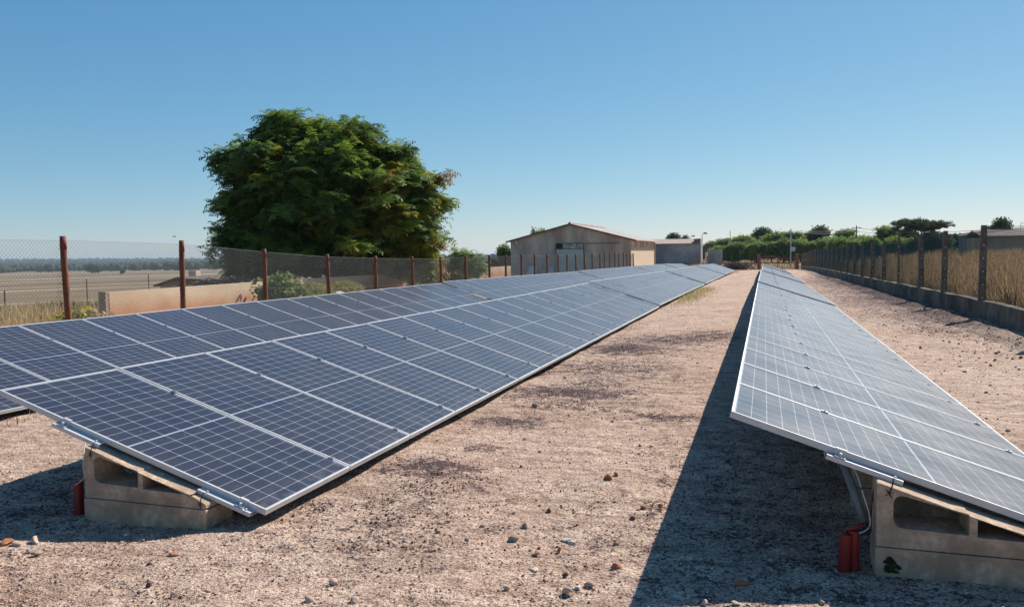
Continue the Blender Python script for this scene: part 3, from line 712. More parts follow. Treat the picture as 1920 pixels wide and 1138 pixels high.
# right hand far buildings
s = empty('stone_hut', (26, 95, -1.2), label='small grey stone hut left of the long tiled roof at right', cat='hut'); B = Vector(s.location)
a, c = at_y(1814, 441, 95), at_y(1845, 441, 95)
b_ = MB(); b_.box(a.x, c.x, 95, 99, -1.6, a.z); b_.build('wall', 'block', s).location = -B
pk = at_y(1832, 434, 95); b_ = MB(); b_.add([(a.x-.15, 94.8, a.z), (c.x+.15, 94.8, a.z), (c.x+.15, 99.2, a.z), (a.x-.15, 99.2, a.z), (pk.x, 94.8, pk.z), (pk.x, 99.2, pk.z)], [(0, 1, 4), (3, 5, 2), (0, 4, 5, 3), (1, 2, 5, 4), (0, 3, 2, 1)])
b_.build('roof', 'pinkroof', s).location = -B
b_ = MB(); d0, d1 = at_y(1826, 455, 95), at_y(1836, 455, 95); b_.box(d0.x, d1.x, 94.93, 94.99, -1.4, a.z-.35); b_.build('door', 'doorpaint', s).location = -B
s = empty('long_barn', (32, 88, -1.2), label='long low barn with faded corrugated roof at the right edge', cat='barn'); B = Vector(s.location)
a, c = at_y(1846, 445, 88), at_y(2010, 445, 88); zt = a.z
b_ = MB(); b_.box(a.x, c.x, 88, 95, -1.6, zt); b_.build('wall', 'shedwall', s).location = -B
rz = at_y(1846, 434, 92).z; b_ = MB(); n = 40
for k in range(n):
    q0 = a.x-.3+(c.x-a.x+.6)*k/n; q1 = a.x-.3+(c.x-a.x+.6)*(k+.62)/n
    b_.hexa([(q0, 87.6, zt-.02), (q1, 87.6, zt-.02), (q1, 92, rz), (q0, 92, rz), (q0, 87.6, zt+.12), (q1, 87.6, zt+.12), (q1, 92, rz+.14), (q0, 92, rz+.14)])
b_.add([(a.x-.3, 87.62, zt-.01), (c.x+.3, 87.62, zt-.01), (c.x+.3, 92, rz+.04), (a.x-.3, 92, rz+.04), (c.x+.3, 95.4, zt), (a.x-.3, 95.4, zt)], [(0, 1, 2, 3), (3, 2, 4, 5)])
b_.build('roof', 'pinkroof', s).location = -B
b_ = MB()
for k in range(12): b_.tube([(a.x+4+k*.8, 92, rz), (a.x+4+k*.8, 92, rz+.75)], .02, 4)
b_.tube([(a.x+4, 92, rz+.75), (a.x+13, 92, rz+.75)], .02, 4); b_.build('railing', 'wire', s).location = -B

# little farm building low in the field at left
s = empty('farm_hut', (-36, 46.4, -3.2), label='small farm hut with a dark low pitched roof beyond the low wall', cat='hut', ); B = Vector(s.location)
a = at_y(293, 536, 46.4); pk = at_y(338, 520.5, 46.4); c = at_y(368, 530, 46.4)
b_ = MB(); b_.add([(a.x+.3, 46.4, -4.6), (c.x, 46.4, -4.6), (c.x, 46.4, pk.z-.25), (pk.x, 46.4, pk.z-.1), (a.x+.3, 46.4, a.z+.05), (a.x+.3, 51, -4.6), (c.x, 51, -4.6), (c.x, 51, pk.z-.25), (pk.x, 51, pk.z-.1), (a.x+.3, 51, a.z+.05)],
                  [(0, 1, 2, 3, 4), (9, 8, 7, 6, 5), (1, 6, 7, 2), (5, 0, 4, 9)]); b_.build('wall', 'stucco', s).location = -B
b_ = MB()
for (p0, z0, p1, z1) in ((a.x, a.z, pk.x, pk.z), (pk.x, pk.z, c.x+.2, pk.z-.22)):
    b_.hexa([(p0, 46.1, z0-.05), (p1, 46.1, z1-.05), (p1, 51.2, z1-.05), (p0, 51.2, z0-.05), (p0, 46.1, z0+.06), (p1, 46.1, z1+.06), (p1, 51.2, z1+.06), (p0, 51.2, z0+.06)])
b_.build('roof', 'edge', s).location = -B
b_ = MB(); q = at_y(364, 514, 49); b_.box(q.x-.3, q.x+.3, 48.8, 49.3, -3, q.z+.25); b_.build('chimney', 'shedwall', s).location = -B
for k, (u, vt, Yq) in enumerate(((8, 545, 24), (162, 523, 33), (278, 515, 42))):
    p = at_y(u, vt, Yq); zg = T(p.x, Yq); b_ = MB(); b_.tube([(0, 0, -.2), (.01, 0, p.z-zg)], .03, 6)
    tag(b_.build('field_post', 'cpost', loc=(p.x, Yq, zg)), ('thin grey post standing in yellow grass at the left edge', 'thin grey post in the field between the first two wooden posts', 'thin grey post in the field just above the low wall')[k], 'post', 'thin posts out in the field')

# ------------------------------------------------------------------ poles, lamps, wires
def lamp(u, vt, Yq, lab, side=1, head=.25):
    p = at_y(u, vt, Yq); zg = T(p.x, Yq); h = p.z-zg
    e = empty('street_lamp', (p.x, Yq, zg), label=lab, cat='street lamp', group='street lamps behind the sheds')
    b_ = MB(); b_.tube([(0, 0, 0), (0, 0, h*.93), (side*.1, 0, h*.99), (side*.35, 0, h)], [.06, .05, .04, .035], 6); b_.build('pole', 'cpost', e)
    b_ = MB(); b_.tube([(side*.2, 0, h+.02), (side*.4, 0, h+.06), (side*(.45+head), 0, h+.02), (side*(.6+head), 0, h-.06)], [.06, .13, .15, .05], 8); b_.build('lamp_head', 'curb', e, smooth=True)
lamp(1316.5, 438, 148, 'street lamp just right of the grey shed, the tallest on the shed side', 1)
lamp(1295, 443, 175, 'small street lamp rising behind the grey shed roof', 1)
lamp(1369, 434, 160, 'street lamp standing in front of the tree line, left of the gate', 0, 0)
def upole(u, vt, Yq, lab, r0=.11, mat='steel'):
    p = at_y(u, vt, Yq); zg = T(p.x, Yq); e = empty('utility_pole', (p.x, Yq, zg), label=lab, cat='utility pole')
    b_ = MB(); b_.tube([(0, 0, -.2), (0, 0, p.z-zg)], [r0, r0*.7], 8); b_.build('pole', mat, e); return e, p
e, p = upole(1483, 429, 112, 'slim grey pole behind the right gate pillar with a white meter box', .09)
b_ = MB(); b_.box(-.02, .55, -.3, -.1, 2.28-.25, 2.28+.25); b_.box(.0, .5, -.315, -.302, 2.1, 2.35, 1); b_.build('meter_box', ['white', 'doorpaint'], e)
e, p2 = upole(1606, 423, 118, 'thin dark pole carrying the overhead wires beyond the right fence', .09, 'cpost')
b_ = MB(); b_.box(-.6, .6, -.05, .05, p2.z-e.location.z-.35, p2.z-e.location.z-.27); b_.build('crossarm', 'cpost', e)
for k, (lab, dz) in enumerate((('upper overhead wire crossing above the right fence', 0), ('lower overhead wire crossing above the right fence', -.45))):
    q0 = Vector((p2.x, 118, p2.z-.3+dz)); q1 = at_y(2050, 404+k*4, 70)
    b_ = MB(); b_.tube([q0.lerp(q1, t)-Vector((0, 0, .9*4*t*(1-t))) for t in [i/14 for i in range(15)]], .02, 4)
    q3 = at_y(1483, 432+k*2, 112); b_.tube([q3.lerp(q0, t)-Vector((0, 0, .3*4*t*(1-t))) for t in [i/8 for i in range(9)]], .016, 4)
    tag(b_.build('overhead_wire', 'black'), lab, 'wire')

# ------------------------------------------------------------------ vegetation
def leaf_cluster(kind):
    """template of one spray of foliage: (n,4,3) quads"""
    Q = []
    if kind == 'pinnate':
        nf = 8
        for f in range(nf):
            a = 2*math.pi*f/nf+random.uniform(-.4, .4); el = random.uniform(.05, .9); L = random.uniform(.38, .70); n = 7
            d = np.array([math.cos(a), math.sin(a), 0.]); p = np.zeros(3); e_ = el
            for k in range(n):
                e_ -= random.uniform(.05, .2); stp = (d*math.cos(e_)+np.array([0, 0, math.sin(e_)]))*L/n; p = p+stp
                side = np.array([-d[1], d[0], 0.]); ll = random.uniform(.13, .19)*(1-.5*abs(k/n-.45)); w_ = .030
                fw = stp/np.linalg.norm(stp)
                for sg in (-1, 1):
                    t = p+sg*side*ll+fw*.04+np.array([0, 0, random.uniform(-.085, .01)])+rng.normal(0, .012, 3)
                    Q.append([p-fw*w_*.6, t-fw*w_, t+fw*w_*.6, p+fw*w_])
    elif kind == 'leafy':
        for k in range(26):
            p = rng.normal(0, .17, 3); n_ = rng.normal(0, 1, 3); n_ /= np.linalg.norm(n_); u_ = np.cross(n_, [0.2, .3, 1]); u_ /= np.linalg.norm(u_); v_ = np.cross(n_, u_); s = random.uniform(.035, .075)
            Q.append([p-u_*s*1.5, p-v_*s, p+u_*s*1.5, p+v_*s])
    elif kind == 'needle':
        for k in range(26):
            d = rng.normal(0, 1, 3); d[2] = abs(d[2])*.8; d /= np.linalg.norm(d); u_ = np.cross(d, rng.normal(0, 1, 3)); u_ /= np.linalg.norm(u_)
            Q.append([d*.02-u_*.02, d*.3-u_*.02, d*.34+u_*.01, d*.02+u_*.02])
    return np.array(Q)
TPL = {k: [leaf_cluster(k) for _ in range(6)] for k in ('pinnate', 'leafy', 'needle')}
def foliage(name, pts, scales, mis, mats, kind, parent=None, loc=(0, 0, 0)):
    V, MI = [], []
    for p, s, m_ in zip(pts, scales, mis):
        q = TPL[kind][random.randrange(6)]; a = random.uniform(0, 6.283); ca, sa = math.cos(a), math.sin(a)
        rx = random.uniform(-.6, .6); cx_, sx_ = math.cos(rx), math.sin(rx)
        Rm = np.array([[ca, -sa, 0], [sa, ca, 0], [0, 0, 1]])@np.array([[1, 0, 0], [0, cx_, -sx_], [0, sx_, cx_]])
        V.append((q@Rm.T)*s+np.asarray(p)); MI += [m_]*len(q)
    V = np.concatenate(V).reshape(-1, 3); F = np.arange(len(V)).reshape(-1, 4)
    return np_mesh(name, V, F, mats, MI, parent, loc)

# --- the big tree
D0 = 33.0
tc = ray(622, 480)*D0; tbx, tby = tc.x, tc.y; tz = T(tbx, tby)
tree = empty('broad_tree', (tbx, tby, tz), label='big round broadleaved tree with leaves turning orange on its right side', cat='tree')
lobes = [(537,266,40,36,.35),(478,298,46,36,.4),(600,300,55,40,.6),(670,296,52,36,.55),(738,322,44,40,.4),(455,345,50,42,.5),(560,340,85,60,.9),(660,345,85,65,.9),(765,360,55,45,.6),
         (450,400,48,42,.6),(500,400,70,60,.9),(600,400,95,75,1.),(700,400,90,75,1.),(790,380,40,30,.4),(805,410,38,30,.4),(428,455,34,34,.4),(480,465,65,50,.8),(580,470,90,55,1.),(690,470,90,55,1.),(780,450,55,48,.7),
         (815,480,26,26,.3),(440,500,36,26,.4),(760,500,55,28,.7),(520,505,60,24,.7),(800,512,30,16,.3),(620,500,80,25,.9),(532,246,24,20,.2),(588,272,44,30,.5),(630,268,36,26,.4),(655,256,20,16,.15),(700,262,16,14,.15),(770,308,18,16,.15),(500,262,16,14,.1),(430,310,26,22,.2),(835,395,12,14,.1),(828,352,16,14,.1)]
pp, sc_, mi_ = [], [], []
mpp = D0/FPX
view = Vector((CF.x, CF.y, 0)).normalized(); side = Vector((CR.x, CR.y, 0)).normalized()
limb_targets = []
for (u, v_, ru, rv, dep) in lobes:
    u = 618+(u-622)*.915; u += 12 if u < 500 else 0; ru *= .85; rv *= .88; v_ -= 5
    nper = max(20, int(ru*rv/15*(.7+dep*.8)))
    for half in ((0,) if dep < .3 else (-1, 0, 1)):
        n = int(nper/(1 if dep < .3 else 2.3))
        cxm, czm = (u-622)*mpp, -(v_-(480-(u-622)*.0))*mpp
        rmax = math.sqrt(max(.06, 1-((u-620)/235)**2))*3.6
        cy = half*rmax*dep*.62+random.uniform(-.4, .4)
        limb_targets.append((cxm, cy, czm))
        rd = max(ru, rv)*mpp*(1.0+.3*dep)
        nsub = max(3, n//9)
        for q_ in range(nsub):
            d = rng.normal(0, 1, 3); d /= np.linalg.norm(d)
            if d[2] < -.4 and random.random() < .6: d[2] *= -1
            rr_ = random.uniform(.6, 1.0)+(random.uniform(.1, .26) if random.random() < .16 else 0) if random.random() < .88 else random.uniform(.2, .6)
            sx_, sy_, sz_ = cxm+d[0]*ru*mpp*rr_, cy+d[1]*rd*rr_, czm+d[2]*rv*mpp*rr_
            orange = sstep(630, 790, u+d[0]*ru)*(.6+.45*math.sin(sx_*2.1+sz_*1.7+sy_))
            tone = random.random()
            for k in range(7):
                e3 = np.clip(rng.normal(0, 1, 3), -1.5, 1.5)*np.array([.34, .34, .15])
                px, py, pz = sx_+e3[0], sy_+e3[1], sz_+e3[2]-.25*(e3[0]**2+e3[1]**2)
                P = side*px+view*py; pp.append((P.x, P.y, pz-tz)); sc_.append(random.uniform(.7, 1.12))
                r0 = random.random()
                if orange > .66 and r0 < .30*orange: m_ = 3
                elif r0 < .015+.62*orange: m_ = 2
                elif r0 < .30+.3*(tone < .3): m_ = 1
                elif tone > .6 and r0 > .45: m_ = 4
                else: m_ = 0
                mi_.append(m_)
crown = foliage('crown', pp, sc_, mi_, ['leafA', 'leafB', 'leafC', 'leafD', 'leafG'], 'pinnate', tree)
print('tree clusters', len(pp))
b_ = MB()
b_.tube([(0, 0, -.2), (.1, 0, .8), (.15, .05, 1.9)], [.30, .24, .2], 10, jit=.08)
b_.tube([(.35, .3, -.2), (.7, .3, .9), (1.3, .2, 2.2)], [.2, .16, .12], 9, jit=.08)
b_.tube([(-.4, .1, -.2), (-.9, .1, 1.0), (-1.5, .2, 2.1)], [.18, .14, .11], 9, jit=.08)
for k, (px, py, pz) in enumerate(limb_targets):
    P = side*px+view*py; end = Vector((P.x, P.y, pz-tz)); st = Vector((.12+.02*k % .3, .05, 1.6))
    if px > 1.5: st = Vector((1.2, .2, 2.0))
    if px < -1.5: st = Vector((-1.4, .2, 2.0))
    midp = st.lerp(end, .5)+Vector((random.uniform(-.4, .4), random.uniform(-.4, .4), .3))
    b_.tube([st, st.lerp(midp, .5)+Vector((0, 0, .15)), midp, end], [.10, .08, .055, .02], 6)
b_.build('trunk', 'bark', tree)

# --- generic smaller trees
def tree_proto(h, w, kind, mats, wts, ncl, lob=7, flat=False, cs=1.0, trunk=.35, seed=1):
    random.seed(seed); pts, sc, mi = [], [], []
    t = bpy.data.objects.new('tree', None); COL.objects.link(t)
    cen = []
    for i in range(lob):
        a = random.uniform(0, 6.28); rr_ = random.uniform(.1, .62 if not flat else .85)*w/2
        zc = (h*random.uniform(trunk+.12, .82)) if not flat else h*random.uniform(.74, .92)
        if i == 0: rr_, zc = 0, h*.84
        cen.append((rr_*math.cos(a), rr_*math.sin(a), zc, w*random.uniform(.22, .34), h*(random.uniform(.13, .2) if not flat else .08)))
    for k in range(ncl):
        cx_, cy_, cz_, rw_, rh_ = cen[random.randrange(lob)]; d = rng.normal(0, 1, 3); d /= np.linalg.norm(d); q = random.uniform(.55, 1.05)
        pts.append((cx_+d[0]*rw_*q, cy_+d[1]*rw_*q, min(h, cz_+d[2]*rh_*q))); sc.append(random.uniform(.8, 1.3)*cs)
        mi.append(random.choices(range(len(mats)), wts)[0])
    foliage('crown', pts, sc, mi, mats, kind, t)
    b_ = MB(); b_.tube([(0, 0, -.3), (.05*h*.3, 0, h*.3), (0, .05, h*.55)], [.035*h, .028*h, .02*h], 8)
    for c in cen: b_.tube([(.02, 0, h*.35), (c[0]*.5, c[1]*.5, (h*.4+c[2])/2), (c[0], c[1], c[2])], [.018*h, .012*h, .005*h], 5)
    b_.build('trunk', 'bark', t); return t
P_A = tree_proto(5, 4.6, 'leafy', ['leafG', 'leafA', 'leafE'], [4, 1, 3], 560, 14, cs=1.6, trunk=.08, seed=3)
P_B = tree_proto(5, 4.2, 'leafy', ['leafE', 'leafB', 'leafA'], [5, 1, 2], 540, 13, cs=1.6, trunk=.08, seed=5)
P_C = tree_proto(5, 5.0, 'pinnate', ['leafG', 'leafA', 'leafC'], [4, 3, 1], 300, 9, cs=1.3, trunk=.1, seed=8)
P_P = tree_proto(5, 6.0, 'needle', ['leafF'], [1], 420, 14, True, cs=1.3, trunk=.5, seed=11)
P_D = tree_proto(5, 5.0, 'leafy', ['leafF', 'leafB'], [3, 1], 480, 8, cs=1.9, trunk=.15, seed=14)
random.seed(21)
def place(proto, u, vt, Yq, wpx, lab, name='tree', group=None, zg=None):
    p = at_y(u, vt, Yq); zz = T(p.x, Yq) if zg is None else zg; h = p.z-zz
    t = copy_tree(proto); t.name = name; t.location = (p.x, Yq, zz)
    base_w = {P_A: 4.6, P_B: 4.2, P_C: 5.0, P_P: 6.0, P_D: 5.0}[proto]
    d = Vector((p.x, Yq, 0)).dot(Vector((CF.x, CF.y, 0)))
    sw = wpx*d/FPX/base_w; t.scale = (sw, sw, h/5.0); t.rotation_euler.z = random.uniform(0, 6.28)
    tag(t, lab, 'tree', group); return t
G = 'trees along the road beyond the gate'
for (pr, u, vt, Yq, wpx, lab) in [
    (P_B, 1338, 454, 172, 44, 'low grey green tree at the left end of the tree line by the dark store'),
    (P_B, 1362, 449, 168, 48, 'grey green tree behind the street lamp in front of the tree line'),
    (P_A, 1392, 443, 165, 52, 'mid green tree between the street lamp and the left gate pillar'),
    (P_B, 1410, 452, 150, 44, 'low bushy tree directly behind the left gate pillar'),
    (P_D, 1431, 430, 168, 44, 'tall dark rounded tree rising left of the gate centre'),
    (P_A, 1456, 436, 160, 48, 'bright green tree above the middle of the gate'),
    (P_C, 1488, 432, 158, 52, 'bright green tree behind the slim pole with the white box'),
    (P_B, 1517, 437, 165, 40, 'grey green tree just right of the slim pole'),
    (P_D, 1538, 427, 160, 44, 'tall tree with a spiky top right of the gate'),
    (P_C, 1560, 442, 140, 48, 'low fresh green tree over the far end of the right fence'),
    (P_C, 1590, 428, 145, 50, 'green tree just left of the thin dark pole'),
    (P_A, 1618, 443, 130, 50, 'low yellow green tree just right of the thin dark pole'),
    (P_C, 1660, 422, 120, 56, 'green dome shaped tree over the right fence, left of the pines'),
    (P_D, 1703, 432, 118, 44, 'dark tree at the left side of the umbrella pine'),
    (P_D, 1745, 437, 110, 66, 'dark bushy tree under the umbrella pine'),
    (P_D, 1795, 441, 125, 60, 'low dark tree between the umbrella pine and the stone hut'),
    (P_D, 1880, 413, 112, 42, 'dark tree behind the long low barn'),
    (P_D, 1855, 428, 120, 30, 'small dark tree between the stone hut roof and the barn roof')]:
    place(pr, u, vt, Yq, wpx, lab, 'tree', G)
for q_, (u, vt) in enumerate(((1350, 462), (1372, 459), (1384, 456), (1419, 455), (1446, 452), (1470, 449), (1502, 450), (1528, 451), (1550, 449), (1575, 447), (1604, 448), (1636, 447), (1680, 444), (1720, 443), (1770, 446))):
    place((P_A, P_C, P_B)[q_ % 3], u, vt, 135 if u < 1560 else 112, 44, 'low green bush filling the gaps at the foot of the tree line beyond the gate', 'bush', 'low bushes below the tree line')
place(P_P, 1728, 411, 108, 84, 'umbrella pine with a flat dark crown behind the right fence', 'pine_tree', G)
place(P_D, 1264, 440, 190, 34, 'dark tree crown showing above the grey shed roof, the left of two', 'tree', 'trees behind the sheds')
place(P_D, 1285, 444, 190, 20, 'small dark tree crown showing above the grey shed roof, the right of two', 'tree', 'trees behind the sheds')
place(P_B, 1001, 434, 112, 20, 'treetop peeping over the left slope of the barn roof, the lower one', 'tree', 'trees behind the sheds')
place(P_C, 1016, 426, 112, 22, 'treetop peeping over the left slope of the barn roof, the higher one', 'tree', 'trees behind the sheds')
place(P_B, 946, 462, 84, 34, 'dark bushy tree against the left corner of the barn', 'tree', 'trees behind the sheds')
place(P_D, 922, 487, 80, 30, 'low dark shrub at the foot of the tree left of the barn', 'shrub', 'trees behind the sheds')
bigp = [(172, 497, 900, 30, 'rounded dark tree alone in front of the distant pine wood'), (230, 506, 700, 9, 'tiny dark bush in the middle of the distant field'), (404, 497, 950, 22, 'dark tree at the edge of the pine wood left of the big tree')]
for u, vt, Yq, wpx, lab in bigp: place(P_D, u, vt, Yq*ray(u, 480).y/1.0, wpx, lab, 'tree', 'lone trees out on the plain')
for t in (P_A, P_B, P_C, P_P, P_D):
    for c in list(t.children): bpy.data.objects.remove(c)
    bpy.data.objects.remove(t)

# --- sapling in front of the wall, and other shrubs
def bush(name, u, vb, depth, w_, h, n, kind, mats, wts, cs, lab, cat='bush', fl=1.0, group=None, zb=None):
    p = ray(u, 480)*depth; z = T(p.x, p.y) if zb is None else zb
    e = empty(name, (p.x, p.y, z), label=lab, cat=cat, group=group); pts, sc, mi = [], [], []
    for k in range(n):
        a = random.uniform(0, 6.28); q = random.random()**.5; hh_ = random.random()
        rr_ = w_/2*q*(math.sin(math.pi*min(1, .25+hh_*.72))**.6)
        pts.append((rr_*math.cos(a), rr_*math.sin(a), h*hh_*fl)); sc.append(random.uniform(.7, 1.2)*cs); mi.append(random.choices(range(len(mats)), wts)[0])
    foliage('foliage', pts, sc, mi, mats, kind, e)
    b_ = MB()
    for k in range(7):
        a = random.uniform(0, 6.28); b_.tube([(0, 0, -.05), (w_*.15*math.cos(a), w_*.15*math.sin(a), h*.45), (w_*.36*math.cos(a), w_*.36*math.sin(a), h*.92)], [.02, .014, .005], 5)
    b_.build('stem', 'bark', e); return e
bush('sapling', 868, 0, 37, 2.1, 1.75, 62, 'pinnate', ['leafE', 'leafG'], [3, 1], .95, 'feathery light green sapling right of the big tree, behind the wooden posts', 'sapling')
bush('bush', 808, 0, 35.5, 1.3, 1.1, 34, 'pinnate', ['leafC', 'leafG', 'leafA'], [3, 2, 1], .8, 'yellow green shoots at the foot of the low wall left of the sapling')
bush('bush', 145, 0, 15.6, 1.0, .55, 60, 'leafy', ['leafC', 'weed', 'straw'], [2, 2, 2], .65, 'yellow green weed bush right of the first wooden post')
bush('bush', 530, 0, 23.5, 1.5, .95, 110, 'leafy', ['leafE', 'leafB'], [2, 1], .75, 'loose grey green weed at the foot of the third wooden post')

def grass(name, cx, cy, ex, ey, n, h0, h1, mats, wts, lab=None, kind='stuff', fn=None, wdt=.012, parent=None, cat='grass', zfn=None, lean=.35, yr_=None):
    if fn is None:
        xs_ = rng.uniform(cx-ex, cx+ex, n); ys_ = rng.uniform(cy-ey, cy+ey, n)
    else: xs_, ys_ = fn(n)
    n = len(xs_); z = terrain(xs_, ys_)-.02 if zfn is None else zfn(xs_, ys_)
    h = rng.uniform(h0, h1, n)*np.clip(.82+.28*np.sin(xs_*1.9+2*np.sin(ys_*.8))*np.sin(ys_*1.3+1.7*np.sin(xs_*.6)), .45, 1.2); a = rng.uniform(0, 6.283, n); l = rng.uniform(.1, 1, n)*lean*h; b2 = rng.uniform(0, 6.283, n)
    wd2 = wdt*rng.uniform(.6, 1.4, n)
    dx_, dy_ = np.cos(a)*wd2, np.sin(a)*wd2; lx, ly = np.cos(b2)*l, np.sin(b2)*l
    p0 = np.stack([xs_-dx_, ys_-dy_, z], 1); p1 = np.stack([xs_+dx_, ys_+dy_, z], 1)
    p2 = np.stack([xs_+lx*.35+dx_*.7, ys_+ly*.35+dy_*.7, z+h*.55], 1); p3 = np.stack([xs_+lx*.35-dx_*.7, ys_+ly*.35-dy_*.7, z+h*.55], 1)
    p4 = np.stack([xs_+lx+dx_*.3, ys_+ly+dy_*.3, z+h], 1); p5 = np.stack([xs_+lx-dx_*.3, ys_+ly-dy_*.3, z+h], 1)
    V = np.stack([p0, p1, p2, p3, p4, p5], 1).reshape(-1, 3); o = np.arange(n)[:, None]*6
    F = np.concatenate([o+np.array([0, 1, 2, 3]), o+np.array([3, 2, 4, 5])], 1).reshape(-1, 4)
    mi = np.repeat(rng.choice(len(mats), n, p=np.array(wts)/sum(wts)), 2)
    o = np_mesh(name, V, F, mats, mi, parent)
    if parent is None: tag(o, lab, cat, None, kind)
    return o
# tall dry grass beyond the right fence: density falls with distance
def fr_field(n):
    y = 12+rng.random(n)**1.7*95; x = 5.15+rng.random(n)**1.3*(4+y*.42); return x, y
grass('dry_grass', 0, 0, 0, 0, 120000, .45, 1.15, ['straw', 'straw2'], [2, 3], 'tall golden dry grass filling the field behind the right fence', fn=fr_field, wdt=.013)
def fr_edge(n):
    y = 12+rng.random(n)**1.2*60; x = 5.1+rng.random(n)*.9; return x, y
grass('dry_grass', 0, 0, 0, 0, 26000, .4, .95, ['straw', 'straw2'], [2, 3], 'dense dry grass pressed against the plinth of the right fence', fn=fr_edge, wdt=.010)
def fr_left(n):
    x = -12.2-rng.random(n)**1.4*16; y = 3+rng.random(n)*26
    k = ~((x > -15) & (y > 14)); return x[k], y[k]
grass('yellow_grass', 0, 0, 0, 0, 60000, .15, .5, ['straw', 'weed', 'straw2'], [6, 1, 2], 'short yellow grass on the slope outside the wooden post fence', fn=fr_left, wdt=.010)
def fr_gate(n):
    x = rng.uniform(-14, 14, n); y = rng.uniform(103, 150, n); return x, y
grass('dry_grass', 0, 0, 0, 0, 9000, .10, .42, ['straw', 'straw2'], [1, 3], 'dry grass on the ground beyond the gate and the rear fence', fn=fr_gate, wdt=.04)
def fr_rear(n):
    x = rng.uniform(-12, -1.4, n); y = 100.8+rng.normal(0, .7, n); return x, y
grass('dry_grass', 0, 0, 0, 0, 5000, .15, .45, ['straw2', 'straw'], [3, 2], 'low dry weeds along the foot of the rear wire fence', fn=fr_rear, wdt=.03)
def fr_strip(n):
    x = rng.uniform(-13.4, -11.5, n); y = rng.uniform(8, 60, n); k = rng.random(n) < .35+.5*np.sin(y*1.1)*np.sin(x*2); return x[k], y[k]
grass('weeds', 0, 0, 0, 0, 14000, .06, .28, ['weed', 'straw', 'straw2'], [2, 3, 2], 'patchy weeds between the wooden post fence and the low wall', fn=fr_strip, wdt=.008, cat='weeds')
# weeds by the low edge of the middle row
def fr_m(n):
    y = np.concatenate([rng.normal(30, 2.6, n//2), rng.normal(36.5, 1.6, n//4), rng.normal(79, 5, n//4)]); x = -2.70+np.abs(rng.normal(0, .34, len(y))); return x, y
grass('weeds', 0, 0, 0, 0, 2600, .03, .22, ['weed', 'leafE', 'straw'], [4, 2, 4], 'green weeds growing along the low edge of the middle panel row', fn=fr_m, lean=.9, wdt=.004, cat='weeds', zfn=lambda x, y: yard_z(y))
def fr_l(n):
    y = rng.uniform(4.3, 9, n); x = -7.15+np.abs(rng.normal(0, .18, n)); return x, y
grass('weeds', 0, 0, 0, 0, 160, .03, .12, ['weed', 'straw'], [2, 3], 'sparse weeds along the low edge of the left panel row', fn=fr_l, wdt=.006, cat='weeds')
# green grass tufts on the mound
def mound(u, depth, w_, h, lab):
    p = ray(u, 480)*depth; z = T(p.x, p.y)
    e = empty('grass_tuft', (p.x, p.y, z), label=lab, cat='grass tuft', group='green tufts on the dirt mound by the fence')
    n = 2600; a = rng.uniform(0, 6.283, n); q = rng.random(n)**.6
    x = np.cos(a)*q*w_/2; y = np.sin(a)*q*w_/2; zz = h*.55*(1-q**2)
    o = grass('blades', 0, 0, 0, 0, n, .12, h*.62, ['weed', 'leafG', 'straw'], [4, 2, 2], fn=lambda n_: (x, y), wdt=.008, parent=e, zfn=lambda a_, b2: zz, lean=.7)
    return e
dm = MB(); pm = ray(610, 480)*25.5
nn = 26
for i in range(nn+1):
    for j in range(nn+1):
        a_, b2 = i/nn*2-1, j/nn*2-1; q = math.hypot(a_, b2)
        dm.v.append((pm.x+a_*.95, pm.y+b2*4.6, T(pm.x+a_*.95, pm.y+b2*4.6)-.04+max(0, 1-q*q)*.42*(1+.25*math.sin(a_*7+b2*9))+random.uniform(-.02, .02)))
for i in range(nn):
    for j in range(nn): k = i*(nn+1)+j; dm.f.append((k, k+nn+1, k+nn+2, k+1)); dm.m.append(0)
tag(dm.build('dirt_mound', 'stone_tan', smooth=True), kind='structure')
for u, dep, w_, h, lab in ((588, 24.6, 1.25, .55, 'bright green grass tuft left of the fourth wooden post'), (648, 27, 1.1, .5, 'darker green grass tuft right of the fourth wooden post'), (560, 23.4, .8, .4, 'small green tuft at the left end of the dirt mound')):
    e = mound(u, dep, w_, h, lab); e.location.z += .28
# dead branches behind the wall, and brush pile at the row end
def brush(name, c, n, L, rad, arch, lab, cat, spread=1.0):
    b_ = MB()
    for k in range(n):
        a = random.uniform(0, 6.28); s0 = Vector((random.uniform(-.5, .5)*spread, random.uniform(-.3, .3)*spread, 0)); l = random.uniform(.5, 1)*L
        pts = [s0+Vector((math.cos(a)*l*t, math.sin(a)*l*t, arch*l*math.sin(math.pi*min(1, t*.85+.05))+random.uniform(-.03, .03))) for t in (0, .3, .6, 1)]
        b_.tube(pts, [rad, rad*.8, rad*.6, rad*.25], 4)
        for q in range(6):
            t = .25+.12*q; p = pts[0].lerp(pts[3], t); p.z = arch*l*math.sin(math.pi*min(1, t*.85+.05)); p += Vector((0, 0, 0))
            d = Vector((random.uniform(-1, 1), random.uniform(-1, 1), random.uniform(-.9, .3)))*l*.22
            b_.tube([p, p+d], [rad*.45, rad*.15], 3)
    return tag(b_.build(name, 'deadwood', loc=c), lab, cat)
p = ray(425, 480)*27.5; brush('dead_branches', (p.x, p.y, -1.25), 42, 1.6, .022, .35, 'heap of dry drooping branches showing over the low wall, left of the big tree', 'branches', 1.4)
p = at_y(1384, 497, 99); brush('brush_pile', (p.x, 99, -2.25), 110, 1.6, .04, .55, 'dark reddish brush pile at the far end of the middle row', 'brush pile', 2.0)
p = at_y(1400, 500, 100); brush('brush_pile', (p.x, 100.5, -2.27), 40, 1.0, .03, .25, 'smaller heap of twigs between the brush pile and the left gate pillar', 'brush pile', 1.6)
